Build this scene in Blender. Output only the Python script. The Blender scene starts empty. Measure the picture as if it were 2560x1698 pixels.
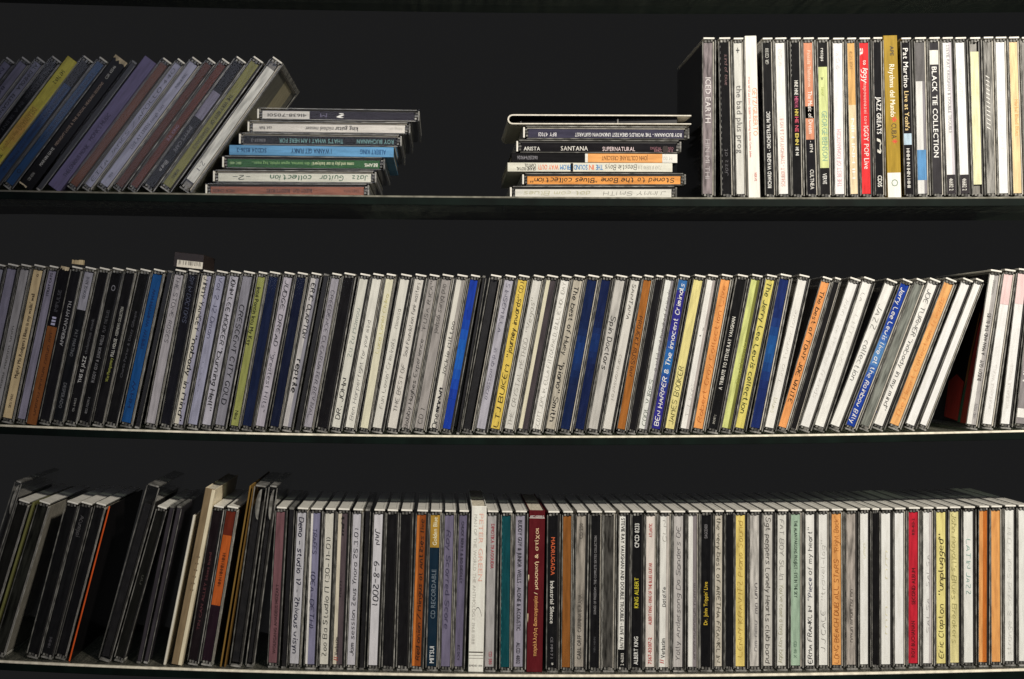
import bpy, math, random
import numpy as np
from mathutils import Vector, Matrix

random.seed(7)
rng = random.Random(11)
scene = bpy.context.scene
COL = scene.collection

# ------------------------------------------------------------------ camera
S = 3230.0                      # photo pixels per metre on the plane of the spines (y = 0)
VPX, VPY = 1100.0, 850.0        # foot of the camera on that plane, in photo pixels
DIST = 1.25
cam_data = bpy.data.cameras.new("camera")
cam = bpy.data.objects.new("camera", cam_data)
COL.objects.link(cam)
cam.location = (0, -DIST, 0)
cam.rotation_euler = (math.radians(90), 0, 0)
cam_data.sensor_width = 36.0
cam_data.lens = 36.0 * DIST / (2560.0 / S)
cam_data.shift_x = (1280 - VPX) / 2560.0
cam_data.shift_y = (VPY - 849) / 2560.0
cam_data.clip_start = 0.05
cam_data.clip_end = 50
scene.camera = cam

# ------------------------------------------------------------------ world: a dark room
world = bpy.data.worlds.new("World")
scene.world = world
world.use_nodes = True
wb = world.node_tree.nodes["Background"]
wb.inputs[0].default_value = (1.0, 1.0, 1.02, 1)
wb.inputs[1].default_value = 0.0112

# ------------------------------------------------------------------ lamps
def area(name, loc, target, size, energy, color):
    d = bpy.data.lights.new(name, 'AREA')
    d.shape = 'DISK'
    d.size = size
    d.energy = energy
    d.color = color
    o = bpy.data.objects.new(name, d)
    COL.objects.link(o)
    o.location = loc
    o.rotation_euler = (Vector(target) - Vector(loc)).to_track_quat('-Z', 'Y').to_euler()
    return o
def spot(name, loc, target, radius, energy, color, cone, blend):
    d = bpy.data.lights.new(name, 'SPOT')
    d.energy = energy; d.color = color
    d.shadow_soft_size = radius
    d.spot_size = math.radians(cone); d.spot_blend = blend
    o = bpy.data.objects.new(name, d)
    COL.objects.link(o)
    o.location = loc
    o.rotation_euler = (Vector(target) - Vector(loc)).to_track_quat('-Z', 'Y').to_euler()
    return o
spot("key_lamp", (0.66, -1.05, 0.72), (0.27, 0, 0.03), 0.045, 106.0, (1.0, 0.94, 0.835), 49, 0.75)
area("fill_lamp", (-0.3, -1.55, 0.5), (-0.1, 0, 0), 0.8, 2.8, (0.80, 0.83, 1.0))  # unseen fill, added to stand in for cool ambient light

vs = scene.view_settings
vs.view_transform = 'Standard'
vs.look = 'None'
vs.exposure = 0.0
vs.gamma = 1.0
scene.cycles.transparent_max_bounces = 32
scene.cycles.max_bounces = 8
scene.cycles.sample_clamp_indirect = 4.0

# ------------------------------------------------------------------ materials
def lin(h):
    h = h.lstrip('#')
    out = []
    for i in (0, 2, 4):
        c = int(h[i:i + 2], 16) / 255.0
        out.append(c / 12.92 if c <= 0.04045 else ((c + 0.055) / 1.055) ** 2.4)
    return tuple(out) + (1.0,)

def new_mat(name):
    m = bpy.data.materials.new(name)
    m.use_nodes = True
    nt = m.node_tree
    nt.nodes.clear()
    out = nt.nodes.new("ShaderNodeOutputMaterial")
    return m, nt, out

def N(nt, kind, **kw):
    n = nt.nodes.new(kind)
    for k, v in kw.items():
        n.inputs[k].default_value = v
    return n

def coords(nt, scale):
    tc = nt.nodes.new("ShaderNodeTexCoord")
    oi = nt.nodes.new("ShaderNodeObjectInfo")
    mp = nt.nodes.new("ShaderNodeMapping")
    mp.inputs["Scale"].default_value = scale
    mul = nt.nodes.new("ShaderNodeVectorMath"); mul.operation = 'SCALE'
    mul.inputs[0].default_value = (7.3, 3.1, 11.7)
    nt.links.new(oi.outputs["Random"], mul.inputs["Scale"])
    nt.links.new(tc.outputs["Object"], mp.inputs["Vector"])
    nt.links.new(mul.outputs[0], mp.inputs["Location"])
    return mp.outputs["Vector"]

def ramp(nt, src, p0, c0, p1, c1):
    r = nt.nodes.new("ShaderNodeValToRGB")
    r.color_ramp.elements[0].position = p0
    r.color_ramp.elements[0].color = c0
    r.color_ramp.elements[1].position = p1
    r.color_ramp.elements[1].color = c1
    nt.links.new(src, r.inputs[0])
    return r.outputs[0]

_paper = {}
def paper(hexcol, rough=0.6, wear=0.16, coat=0.0):
    """printed or plain paper: base colour with fibre mottling, faint long stains and fine relief"""
    key = (hexcol, rough, wear, coat)
    if key in _paper:
        return _paper[key]
    m, nt, out = new_mat("paper_" + hexcol.strip('#'))
    b = N(nt, "ShaderNodeBsdfPrincipled", Roughness=rough)
    b.inputs["Specular IOR Level"].default_value = 0.05
    if coat:
        b.inputs["Coat Weight"].default_value = coat
        b.inputs["Coat Roughness"].default_value = 0.15
    c = lin(hexcol)
    if min(c[:3]) > .55: wear *= .5
    n1 = N(nt, "ShaderNodeTexNoise", Scale=1.0, Detail=4.0)
    nt.links.new(coords(nt, (420, 420, 60)), n1.inputs["Vector"])
    n2 = N(nt, "ShaderNodeTexNoise", Scale=1.0, Detail=2.0)
    nt.links.new(coords(nt, (2600, 2600, 2600)), n2.inputs["Vector"])
    dk = tuple(x * (1 - wear * 1.6) for x in c[:3]) + (1,)
    lt = tuple(min(0.9, x * (1 + wear * .6) + .01 * wear) for x in c[:3]) + (1,)
    a = ramp(nt, n1.outputs["Fac"], 0.3, dk, 0.62, lt)
    mx = nt.nodes.new("ShaderNodeMix"); mx.data_type = 'RGBA'; mx.blend_type = 'MULTIPLY'
    mx.inputs["Factor"].default_value = 0.5
    nt.links.new(a, mx.inputs["A"])
    g = ramp(nt, n2.outputs["Fac"], 0.3, (0.62, 0.62, 0.62, 1), 0.7, (1, 1, 1, 1))
    nt.links.new(g, mx.inputs["B"])
    nt.links.new(mx.outputs["Result"], b.inputs["Base Color"])
    nt.links.new(b.outputs[0], out.inputs[0])
    _paper[key] = m
    return m

def clear_plastic(name, haze, tint, rough, scratch=0.5, ior=1.45, body=(0.82, 0.80, 0.75, 1)):
    """clear polystyrene: see-through, Fresnel gloss, a little scattering from scuffs and dust"""
    m, nt, out = new_mat(name)
    tr = nt.nodes.new("ShaderNodeBsdfTransparent"); tr.inputs[0].default_value = tint
    gl = nt.nodes.new("ShaderNodeBsdfGlossy"); gl.inputs["Roughness"].default_value = rough
    gl.inputs[0].default_value = (0.95, 0.95, 0.95, 1)
    df = nt.nodes.new("ShaderNodeBsdfDiffuse"); df.inputs[0].default_value = body
    n = N(nt, "ShaderNodeTexNoise", Scale=1.0, Detail=3.0, Roughness=0.7)
    nt.links.new(coords(nt, (300, 160, 14)), n.inputs["Vector"])
    n2 = N(nt, "ShaderNodeTexNoise", Scale=1.0, Detail=1.0)
    nt.links.new(coords(nt, (160, 160, 160)), n2.inputs["Vector"])
    mm = nt.nodes.new("ShaderNodeMath"); mm.operation = 'MULTIPLY'
    nt.links.new(n.outputs["Fac"], mm.inputs[0]); nt.links.new(n2.outputs["Fac"], mm.inputs[1])
    hz = nt.nodes.new("ShaderNodeMapRange")
    hz.inputs["From Min"].default_value = 0.18; hz.inputs["From Max"].default_value = 0.42
    hz.inputs["To Min"].default_value = haze * (1 - scratch); hz.inputs["To Max"].default_value = haze * (1 + scratch)
    nt.links.new(mm.outputs[0], hz.inputs["Value"])
    m1 = nt.nodes.new("ShaderNodeMixShader")
    nt.links.new(hz.outputs[0], m1.inputs[0]); nt.links.new(tr.outputs[0], m1.inputs[1]); nt.links.new(df.outputs[0], m1.inputs[2])
    fr = nt.nodes.new("ShaderNodeFresnel"); fr.inputs["IOR"].default_value = ior
    m2 = nt.nodes.new("ShaderNodeMixShader")
    ge = nt.nodes.new("ShaderNodeNewGeometry")          # thin wall: mirror only on the way in, nothing is trapped inside
    inv = nt.nodes.new("ShaderNodeMath"); inv.operation = 'SUBTRACT'; inv.inputs[0].default_value = 1.0
    nt.links.new(ge.outputs["Backfacing"], inv.inputs[1])
    fm = nt.nodes.new("ShaderNodeMath"); fm.operation = 'MULTIPLY'
    nt.links.new(fr.outputs[0], fm.inputs[0]); nt.links.new(inv.outputs[0], fm.inputs[1])
    nt.links.new(fm.outputs[0], m2.inputs[0]); nt.links.new(m1.outputs[0], m2.inputs[1]); nt.links.new(gl.outputs[0], m2.inputs[2])
    nt.links.new(m2.outputs[0], out.inputs[0])
    return m

M_CLEAR = clear_plastic("clear_polystyrene", 0.0025, (0.98, 0.98, 0.975, 1), 0.08, 0.8, 1.3)
M_EDGE = clear_plastic("polystyrene_edge", 0.14, (0.85, 0.85, 0.83, 1), 0.2, 0.6)  # pale haze carries the painted glint of lit edges
M_END = clear_plastic("polystyrene_scuffed_end", 0.26, (0.6, 0.6, 0.58, 1), 0.22, 0.6)
M_TOP = clear_plastic("polystyrene_frosted_top", 0.90, (0.6, 0.6, 0.58, 1), 0.3, 0.1, 1.15, (0.93, 0.90, 0.82, 1))

def solid(name, hexcol, rough=0.45, spec=0.5, bump=0.0, mottle=0.3, sc=600):
    m, nt, out = new_mat(name)
    b = N(nt, "ShaderNodeBsdfPrincipled", Roughness=rough)
    b.inputs["Specular IOR Level"].default_value = spec
    c = lin(hexcol)
    n = N(nt, "ShaderNodeTexNoise", Scale=1.0, Detail=5.0)
    nt.links.new(coords(nt, (sc, sc, sc * .3)), n.inputs["Vector"])
    a = ramp(nt, n.outputs["Fac"], 0.3, tuple(x * (1 - mottle) for x in c[:3]) + (1,), 0.7, tuple(min(.9, x * (1 + mottle)) for x in c[:3]) + (1,))
    nt.links.new(a, b.inputs["Base Color"])
    if bump:
        bp = N(nt, "ShaderNodeBump", Strength=bump, Distance=0.0005)
        nt.links.new(n.outputs["Fac"], bp.inputs["Height"]); nt.links.new(bp.outputs[0], b.inputs["Normal"])
    nt.links.new(b.outputs[0], out.inputs[0])
    return m

M_TRAY = solid("black_tray", "#1b1a1c", 0.35)
M_TRAY_GREY = solid("grey_tray", "#6b6863", 0.4)
M_BOOK = solid("booklet_dark", "#2a2725", 0.6)
M_BOOK_PALE = solid("booklet_pale", "#b8b2a6", 0.7)
M_CARD = {}
_ink = {}
def ink(h):
    if h not in _ink:
        _ink[h] = solid("ink_" + h.strip('#'), h, 0.55, 0.3, 0, 0.2, 900)
    return _ink[h]

# ------------------------------------------------------------------ mesh helper (millimetres in, metres out)
MM = 0.001
class MB:
    def __init__(self):
        self.v, self.f, self.m = [], [], []
    def box(self, x0, x1, y0, y1, z0, z1, mat=0, b=0.0):
        if b <= 0:
            o = len(self.v)
            self.v += [(x, y, z) for z in (z0, z1) for y in (y0, y1) for x in (x0, x1)]
            for q in ((0, 2, 3, 1), (4, 5, 7, 6), (0, 1, 5, 4), (2, 6, 7, 3), (0, 4, 6, 2), (1, 3, 7, 5)):
                self.f.append(tuple(o + i for i in q)); self.m.append(mat)
            return
        # box whose twelve edges are chamfered by b
        o = len(self.v)
        idx = {}
        X, Y, Z = (x0, x1), (y0, y1), (z0, z1)
        for i in (0, 1):
            for j in (0, 1):
                for k in (0, 1):
                    sx, sy, sz = (b if i == 0 else -b), (b if j == 0 else -b), (b if k == 0 else -b)
                    for a, p in enumerate(((X[i], Y[j] + sy, Z[k] + sz), (X[i] + sx, Y[j], Z[k] + sz), (X[i] + sx, Y[j] + sy, Z[k]))):
                        idx[i, j, k, a] = len(self.v); self.v.append(p)
        F = []
        for i in (0, 1):
            q = [idx[i, 0, 0, 0], idx[i, 1, 0, 0], idx[i, 1, 1, 0], idx[i, 0, 1, 0]]; F.append(q if i else q[::-1])
        for j in (0, 1):
            q = [idx[0, j, 0, 1], idx[1, j, 0, 1], idx[1, j, 1, 1], idx[0, j, 1, 1]]; F.append(q[::-1] if j else q)
        for k in (0, 1):
            q = [idx[0, 0, k, 2], idx[1, 0, k, 2], idx[1, 1, k, 2], idx[0, 1, k, 2]]; F.append(q if k else q[::-1])
        for i in (0, 1):
            for j in (0, 1):
                F.append([idx[i, j, 0, 0], idx[i, j, 0, 1], idx[i, j, 1, 1], idx[i, j, 1, 0]])
        for i in (0, 1):
            for k in (0, 1):
                F.append([idx[i, 0, k, 0], idx[i, 0, k, 2], idx[i, 1, k, 2], idx[i, 1, k, 0]])
        for j in (0, 1):
            for k in (0, 1):
                F.append([idx[0, j, k, 1], idx[0, j, k, 2], idx[1, j, k, 2], idx[1, j, k, 1]])
        for i in (0, 1):
            for j in (0, 1):
                for k in (0, 1):
                    F.append([idx[i, j, k, 0], idx[i, j, k, 1], idx[i, j, k, 2]])
        c = Vector(((x0 + x1) / 2, (y0 + y1) / 2, (z0 + z1) / 2))
        for q in F:
            p = [Vector(self.v[t]) for t in q]
            n = (p[1] - p[0]).cross(p[2] - p[0])
            if n.dot(sum(p, Vector()) / len(p) - c) < 0:
                q = q[::-1]
            self.f.append(tuple(q)); self.m.append(mat)
    def pane(self, x0, x1, y, z0, z1, mat=0):
        o = len(self.v)
        self.v += [(x0, y, z0), (x1, y, z0), (x1, y, z1), (x0, y, z1)]
        self.f.append((o, o + 1, o + 2, o + 3)); self.m.append(mat)
    def prism(self, pts, y0, y1, mat=0):
        """closed outline (x, z) extruded in depth"""
        o = len(self.v); n = len(pts)
        self.v += [(x, y0, z) for x, z in pts] + [(x, y1, z) for x, z in pts]
        self.f.append(tuple(o + i for i in range(n))); self.m.append(mat)
        self.f.append(tuple(o + n + i for i in reversed(range(n)))); self.m.append(mat)
        for i in range(n):
            j = (i + 1) % n
            self.f.append((o + i, o + n + i, o + n + j, o + j)); self.m.append(mat)
    def mesh(self, name, mats):
        me = bpy.data.meshes.new(name)
        me.from_pydata([(x * MM, y * MM, z * MM) for x, y, z in self.v], [], self.f)
        for m in mats:
            me.materials.append(m)
        me.polygons.foreach_set("material_index", self.m)
        me.update()
        return me

def link(name, me, parent=None, loc=(0, 0, 0), scale=(1, 1, 1)):
    o = bpy.data.objects.new(name, me)
    COL.objects.link(o)
    o.parent = parent
    o.location = loc
    o.scale = scale
    return o

# ------------------------------------------------------------------ lettering
GLYPH = {
 'A': "022842 1434", 'B': "0802 0838473505 0535433202", 'C': "4738180604123243", 'D': "0802 083846443202", 'E': "48080242 0535",
 'F': "480802 0535", 'G': "4738180604123244 4424", 'H': "0802 4842 0545", 'I': "2822", 'J': "3833221203", 'K': "0802 480542", 'L': "080242",
 'M': "0208254842", 'N': "02084248", 'O': "183847433212030718", 'P': "020838473505", 'Q': "183847433212030718 2442", 'R': "020838473505 2542",
 'S': "47381807153544321203", 'T': "0848 2822", 'U': "080312324348", 'V': "082248", 'W': "0812253248", 'X': "0842 4802", 'Y': "0825 482522", 'Z': "08480242",
 'a': "36160503122233 3632", 'b': "0802 0516364543321203", 'c': "361605031232", 'd': "3832 36160503123233", 'e': "043435261605031232", 'f': "38281712 0626",
 'g': "361605041333 36312000", 'h': "0802 0516263532", 'i': "1612 1817", 'j': "262110 2827", 'k': "0802 360432", 'l': "080312", 'm': "0602 05162522 25364542",
 'n': "0602 0516263532", 'o': "162635332212030516", 'p': "0600 05162635332203", 'q': "3630 361605031233", 'r': "0602 051626", 's': "36160524332202",
 't': "18132232 0626", 'u': "060312223336 3632", 'v': "061236", 'w': "0612243246", 'x': "0632 3602", 'y': "0613 3610", 'z': "06360232",
 '0': "183847433212030718", '1': "172822", '2': "07183847350242", '3': "08482544321203", '4': "380444 3832", '5': "4808053544321203", '6': "3816041232434504",
 '7': "084812", '8': "2507183847250312324325", '9': "4615071838474632", '-': "0434", '.': "1213", ',': "1210", "'": "1816", '"': "0806 2826", '&': "420717284604122244",
 '(': "28161422", ')': "08161402", '/': "0248", '!': "1814 1312", '+': "0545 2723", '\u03a0': "0208 0848 4842", '\u0398': "183847433212030718 1535",
}
def hand_mesh(text, stroke, seed):
    """pen strokes as flat ribbons; baseline 0, capitals 6 high, written along +u with v up"""
    r = random.Random(seed)
    V, F = [], []
    u = 0.0
    for ch in text:
        if ch == ' ':
            u += 2.6; continue
        g = GLYPH.get(ch) or GLYPH.get(ch.upper()) or "0434"
        w = 0
        dy = r.uniform(-.35, .35); sx = r.uniform(.85, 1.12); sl = 0.12 + r.uniform(-.06, .06)
        for st in g.split():
            P = [(int(st[i]), int(st[i + 1]) - 2) for i in range(0, len(st) - 1, 2)]
            w = max(w, max(p[0] for p in P))
            P = [Vector((x * sx + r.uniform(-.15, .15) + y * sl, y + dy + r.uniform(-.15, .15))) for x, y in P]
            if len(P) > 2:      # one round of corner cutting makes the pen line round
                Q = [P[0]]
                for a, b in zip(P, P[1:]):
                    Q += [a.lerp(b, .3), a.lerp(b, .7)]
                P = Q + [P[-1]]
            h0 = stroke * r.uniform(.8, 1.15) / 2
            k_ = len(F) % 5 * 2.0 + (len(V) % 3) * .6
            o = len(V)
            for i, p in enumerate(P):
                d = (P[min(i + 1, len(P) - 1)] - P[max(i - 1, 0)])
                d = d.normalized() if d.length > 1e-6 else Vector((1, 0))
                n = Vector((-d.y, d.x)) * h0
                V += [(u + p.x + n.x, p.y + n.y, k_), (u + p.x - n.x, p.y - n.y, k_)]
            for i in range(len(P) - 1):
                F.append((o + 2 * i, o + 2 * i + 1, o + 2 * i + 3, o + 2 * i + 2))
        u += w * sx + 1.35
    return V, F, max(u - 1.0, 1.0), 6.0

_glyphs = {}
def load_glyphs(chars):
    tmp = []
    for ch in sorted(set(chars)):
        if ch == ' ':
            continue
        c = bpy.data.curves.new("t", 'FONT'); c.body = ch; c.size = 1.0; c.resolution_u = 2
        o = bpy.data.objects.new("t", c); COL.objects.link(o); tmp.append((ch, o, c))
    bpy.context.view_layer.update()
    dg = bpy.context.evaluated_depsgraph_get()
    for ch, o, c in tmp:
        me = bpy.data.meshes.new_from_object(o.evaluated_get(dg))
        V = [(v.co.x, v.co.y) for v in me.vertices]
        F = [tuple(p.vertices) for p in me.polygons]
        _glyphs[ch] = (V, F)
        bpy.data.meshes.remove(me)
    for ch, o, c in tmp:
        bpy.data.objects.remove(o); bpy.data.curves.remove(c)

def print_mesh(text, bold=0.0):
    V, F = [], []
    u = 0.0
    for ch in text:
        if ch == ' ':
            u += .32; continue
        gv, gf = _glyphs.get(ch, ([], []))
        if not gv:
            u += .4; continue
        x0 = min(p[0] for p in gv); x1 = max(p[0] for p in gv)
        bold = bold * .42 + .006
        passes = ((-bold, 0), (bold, 0), (0, bold))
        for dx, dy in passes:
            o = len(V)
            V += [(u + p[0] - x0 + dx, p[1] + dy, 2.5 * (dx > 0) + 5.0 * (dy > 0)) for p in gv]
            F += [tuple(o + i for i in q) for q in gf]
        u += x1 - x0 + .10
    return V, F, max(u - .1, .1), 0.72

class T:
    """one line of writing: text, from fraction a to b of the spine (0 bottom, 1 top), p(rinted) or h(andwritten), colour,
    d = reads downwards, u = reads upwards, height of the capitals in mm, place across the spine (0..1), stroke"""
    def __init__(s, text, a, b, style='h', col='#17161a', d='d', h=4.0, c=0.5, stroke=None):
        s.text, s.a, s.b, s.style, s.col, s.d, s.h, s.c, s.stroke = text, a, b, style, col, d, h, c, stroke

def lettering(parent, t, x0, x1, z0, z1, y, seed):
    if t.style == 'h':
        V, F, U, H = hand_mesh(t.text, (t.stroke or 0.75) * .8, seed)
    else:
        V, F, U, H = print_mesh(t.text, t.stroke or 0.0)
    L = (t.b - t.a) * (z1 - z0)
    su, sv = L / U, t.h * (.86 if t.style == 'h' else .95) / H
    cx = x0 + t.c * (x1 - x0)
    pts = []
    y00 = y
    for (u, v, k_) in V:
        y = y00 - k_ * .006
        a = u * su; b = (v - H / 2) * sv
        if t.d == 'x':          # runs across the spine; a..b is the vertical place of its foot and h its height
            pts.append((x0 + .4 + u * (x1 - x0 - .8) / U, y, z0 + t.a * (z1 - z0) + v * sv))
        elif t.d == 'd':
            pts.append((cx + b, y, z0 + t.b * (z1 - z0) - a))
        else:
            pts.append((cx - b, y, z0 + t.a * (z1 - z0) + a))
    me = bpy.data.meshes.new("lettering")
    me.from_pydata([(p[0] * MM, p[1] * MM, p[2] * MM) for p in pts], [], F)
    me.materials.append(ink(t.col))
    return link("lettering", me, parent)

# ------------------------------------------------------------------ shelves: glass sheets that sag under the load
def curve(pts, deg=3):
    x = np.array([p[0] for p in pts], float); y = np.array([p[1] for p in pts], float)
    k = np.polyfit((x - VPX) / S, (VPY - y) / S, deg)
    lo, hi = (-40 - VPX) / S, (2600 - VPX) / S
    def z(X):
        if X < lo: return float(np.polyval(k, lo))
        if X > hi: return float(np.polyval(k, hi))
        return float(np.polyval(k, X))
    return z
SHELF = {
 1: curve([(0, 479), (440, 485.5), (1080, 494), (1300, 496), (1740, 497), (2200, 497), (2560, 496)]),
 2: curve([(0, 1061), (340, 1072), (600, 1080), (1000, 1086.5), (1300, 1089), (1650, 1089), (1900, 1086), (2200, 1080.5), (2560, 1075)]),
 3: curve([(0, 1647), (320, 1658), (640, 1670), (1000, 1679), (1300, 1683), (1600, 1683), (1900, 1678), (2280, 1671), (2560, 1668)]),
}
DEPTH, LIP, THICK = 0.142, 0.011, 0.0068
_k = (DIST + DEPTH) / DIST
_u = curve([(0, 7), (571, 21), (860, 27), (1250, 33), (1700, 35), (2100, 34.5), (2400, 33)])
SHELF[0] = lambda X: _u(X / _k) * _k + THICK      # seen from below: only the back edge is in the picture

def shelf_material():
    m, nt, out = new_mat("smoked_glass_dusty")
    b = N(nt, "ShaderNodeBsdfPrincipled", Roughness=0.12)
    b.inputs["Base Color"].default_value = (0.006, 0.011, 0.009, 1)
    b.inputs["Specular IOR Level"].default_value = 0.5
    d = nt.nodes.new("ShaderNodeBsdfDiffuse"); d.inputs[0].default_value = (0.36, 0.34, 0.28, 1)
    tc = nt.nodes.new("ShaderNodeTexCoord")
    mp = nt.nodes.new("ShaderNodeMapping"); mp.inputs["Scale"].default_value = (190, 9, 30)
    nt.links.new(tc.outputs["Object"], mp.inputs["Vector"])
    n = N(nt, "ShaderNodeTexNoise", Scale=1.0, Detail=6.0, Roughness=0.65); nt.links.new(mp.outputs[0], n.inputs["Vector"])
    n2 = N(nt, "ShaderNodeTexNoise", Scale=900.0, Detail=2.0); nt.links.new(tc.outputs["Object"], n2.inputs["Vector"])
    mm = nt.nodes.new("ShaderNodeMath"); mm.operation = 'MULTIPLY'
    nt.links.new(n.outputs["Fac"], mm.inputs[0]); nt.links.new(n2.outputs["Fac"], mm.inputs[1])
    geo = nt.nodes.new("ShaderNodeNewGeometry")
    sep = nt.nodes.new("ShaderNodeSeparateXYZ"); nt.links.new(geo.outputs["Normal"], sep.inputs[0])
    up = nt.nodes.new("ShaderNodeMapRange")      # dust lies on the upper face, only smears on the lower
    up.inputs["From Min"].default_value = -1; up.inputs["From Max"].default_value = 1
    up.inputs["To Min"].default_value = 0.10; up.inputs["To Max"].default_value = 0.75
    nt.links.new(sep.outputs["Z"], up.inputs["Value"])
    mr = nt.nodes.new("ShaderNodeMapRange")
    mr.inputs["From Min"].default_value = 0.14; mr.inputs["From Max"].default_value = 0.42
    nt.links.new(mm.outputs[0], mr.inputs["Value"])
    m3 = nt.nodes.new("ShaderNodeMath"); m3.operation = 'MULTIPLY'
    nt.links.new(mr.outputs[0], m3.inputs[0]); nt.links.new(up.outputs[0], m3.inputs[1])
    tr = nt.nodes.new("ShaderNodeBsdfTransparent"); tr.inputs[0].default_value = (0.70, 0.79, 0.73, 1)
    g = nt.nodes.new("ShaderNodeMixShader"); g.inputs[0].default_value = 0.42
    nt.links.new(b.outputs[0], g.inputs[1]); nt.links.new(tr.outputs[0], g.inputs[2])
    tl = nt.nodes.new("ShaderNodeBsdfTranslucent"); tl.inputs[0].default_value = (0.74, 0.80, 0.66, 1)
    dd = nt.nodes.new("ShaderNodeMixShader"); dd.inputs[0].default_value = 0.55
    nt.links.new(d.outputs[0], dd.inputs[1]); nt.links.new(tl.outputs[0], dd.inputs[2])
    mix = nt.nodes.new("ShaderNodeMixShader")
    nt.links.new(m3.outputs[0], mix.inputs[0]); nt.links.new(g.outputs[0], mix.inputs[1]); nt.links.new(dd.outputs[0], mix.inputs[2])
    nt.links.new(mix.outputs[0], out.inputs[0])
    return m
M_SHELF = shelf_material()
M_FACE = solid("green_glass_edge", "#07120e", 0.55, 0.1, 0, 0.5, 60)
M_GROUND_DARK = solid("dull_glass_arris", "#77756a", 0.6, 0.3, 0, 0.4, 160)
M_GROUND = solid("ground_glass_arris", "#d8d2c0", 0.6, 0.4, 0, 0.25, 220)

def strip_mesh(name, prof, zf, mats, matidx, x0=-0.62, x1=0.66, n=90):
    """profile (y, dz) swept along the sagging shelf"""
    V, F, MI = [], [], []
    k = len(prof)
    for i in range(n + 1):
        X = x0 + (x1 - x0) * i / n
        for y, dz in prof:
            V.append((X, y, zf(X) + dz))
    for i in range(n):
        for j in range(k):
            a, b = i * k + j, i * k + (j + 1) % k
            F.append((a, a + k, b + k, b)); MI.append(matidx[j])
    F.append(tuple(range(k))); MI.append(matidx[0])
    F.append(tuple(reversed(range(n * k, n * k + k)))); MI.append(matidx[0])
    me = bpy.data.meshes.new(name)
    me.from_pydata(V, [], F)
    for m in mats: me.materials.append(m)
    me.polygons.foreach_set("material_index", MI)
    me.update()
    return me
for si, nm in ((0, "topmost"), (1, "upper"), (2, "middle"), (3, "bottom")):
    zf = SHELF[si]
    a = 0.0005
    prof = [(-LIP + a, 0), (DEPTH, 0), (DEPTH, -THICK), (-LIP + a * .5, -THICK), (-LIP, -THICK + a * .5), (-LIP, -a - .0002), (-LIP + a, -.0002)]
    sh = link("shelf", strip_mesh("shelf", prof, zf, [M_SHELF, M_FACE], [0, 1, 0, 1, 1, 1, 0]))
    sh["kind"] = "structure"
    sh["label"] = nm + " dark green glass shelf with a pale front edge"
    prof = [(-LIP - .0003, -.0011), (-LIP - .0003, -.0006), (-LIP + .0006, .00025), (-LIP + .0036, .00025), (-LIP + .0012, -.0011)]
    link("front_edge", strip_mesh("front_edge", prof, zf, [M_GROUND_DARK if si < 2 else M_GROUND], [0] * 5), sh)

# ------------------------------------------------------------------ disc cases: shared part meshes
W0, H0, D0 = 10.4, 125.0, 142.0

def m_shell(ends=True):
    b = MB()
    b.box(0, 1.1, .7, D0, 0, H0, 0, .15)                         # back plate
    b.pane(1.0, 7.8, .3, 3.9, H0 - 3.9, 0)                 # window over the spine paper
    b.box(0.0, .75, 0, .65, 3.0, H0 - 3.0, 1)                    # rim of the back plate
    b.box(1.15, 7.2, 10, D0 - 1, H0 - 1.3, H0 - .25, 3)          # top wall
    b.box(1.15, 7.2, 10, D0 - 1, .25, 1.3, 2)                    # bottom wall
    b.box(1.8, 3.3, .3, 2.0, 2.2, 3.7, 2); b.box(4.0, 5.6, .25, 2.2, 1.4, 3.75, 1)
    b.box(1.8, 3.3, .3, 2.0, H0 - 3.7, H0 - 2.2, 2); b.box(4.2, 5.8, .25, 2.2, H0 - 3.75, H0 - 1.4, 1)
    return b.mesh("shell", [M_CLEAR, M_EDGE, M_END, M_TOP])
def m_lid(rim=1):
    b = MB()
    b.box(W0 - 1.15, W0, .1, D0, 0, H0, 0, .15)
    b.box(W0 - .9, W0 - .15, -.15, .05, 2.2, H0 - 2.2, rim)       # rim with an edge glint put into its pale haze
    b.box(W0 - 1.05, W0 - .1, 2, D0 - 1, H0 + .01, H0 + .06, 2)     # scuffed upper edge
    for z0, z1 in ((0.0, 1.3), (H0 - 1.3, H0)):
        b.box(.9, W0 - 1.2, .2, 9.5, z0, z1, 3 if z0 > 50 else 2, .2)              # hinge arm over the end of the spine
        b.box(7.5, W0 - 1.2, 9.6, D0, z0, z1, 3)                 # lid wall
    for z0, z1 in ((1.35, 3.2), (H0 - 3.2, H0 - 1.35)):
        b.box(6.6, 8.0, .4, 7.5, z0, z1, 2, .2)
    return b.mesh("lid", [M_CLEAR, M_EDGE, M_END, M_TOP])
def m_tray(mat):
    b = MB()
    b.box(1.25, 7.0, 3.0, D0 - 2, 3.2, H0 - 3.2, 0, .3)
    b.box(7.85, 8.25, 1.2, D0 - 3, 3.6, H0 - 3.6, 0)              # ribbed bar beside the window
    b.box(4.6, 6.2, .5, 3.0, H0 - 3.8, H0 - 2.9, 0); b.box(4.9, 6.6, .5, 3.0, 1.6, 3.7, 0)
    return b.mesh("disc_tray", [mat])
def m_booklet(mat):
    b = MB()
    b.box(8.3, 9.1, 1.6, D0 - 4, 3.0, H0 - 3.0, 0)
    return b.mesh("booklet", [mat])
ME_SHELL, ME_LID, ME_LID_GLINT = m_shell(), m_lid(), m_lid(2)
ME_TRAY = {'k': m_tray(M_TRAY), 'g': m_tray(M_TRAY_GREY)}
ME_BOOK = {'k': m_booklet(M_BOOK), 'p': m_booklet(M_BOOK_PALE)}
_label_me = {}
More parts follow.
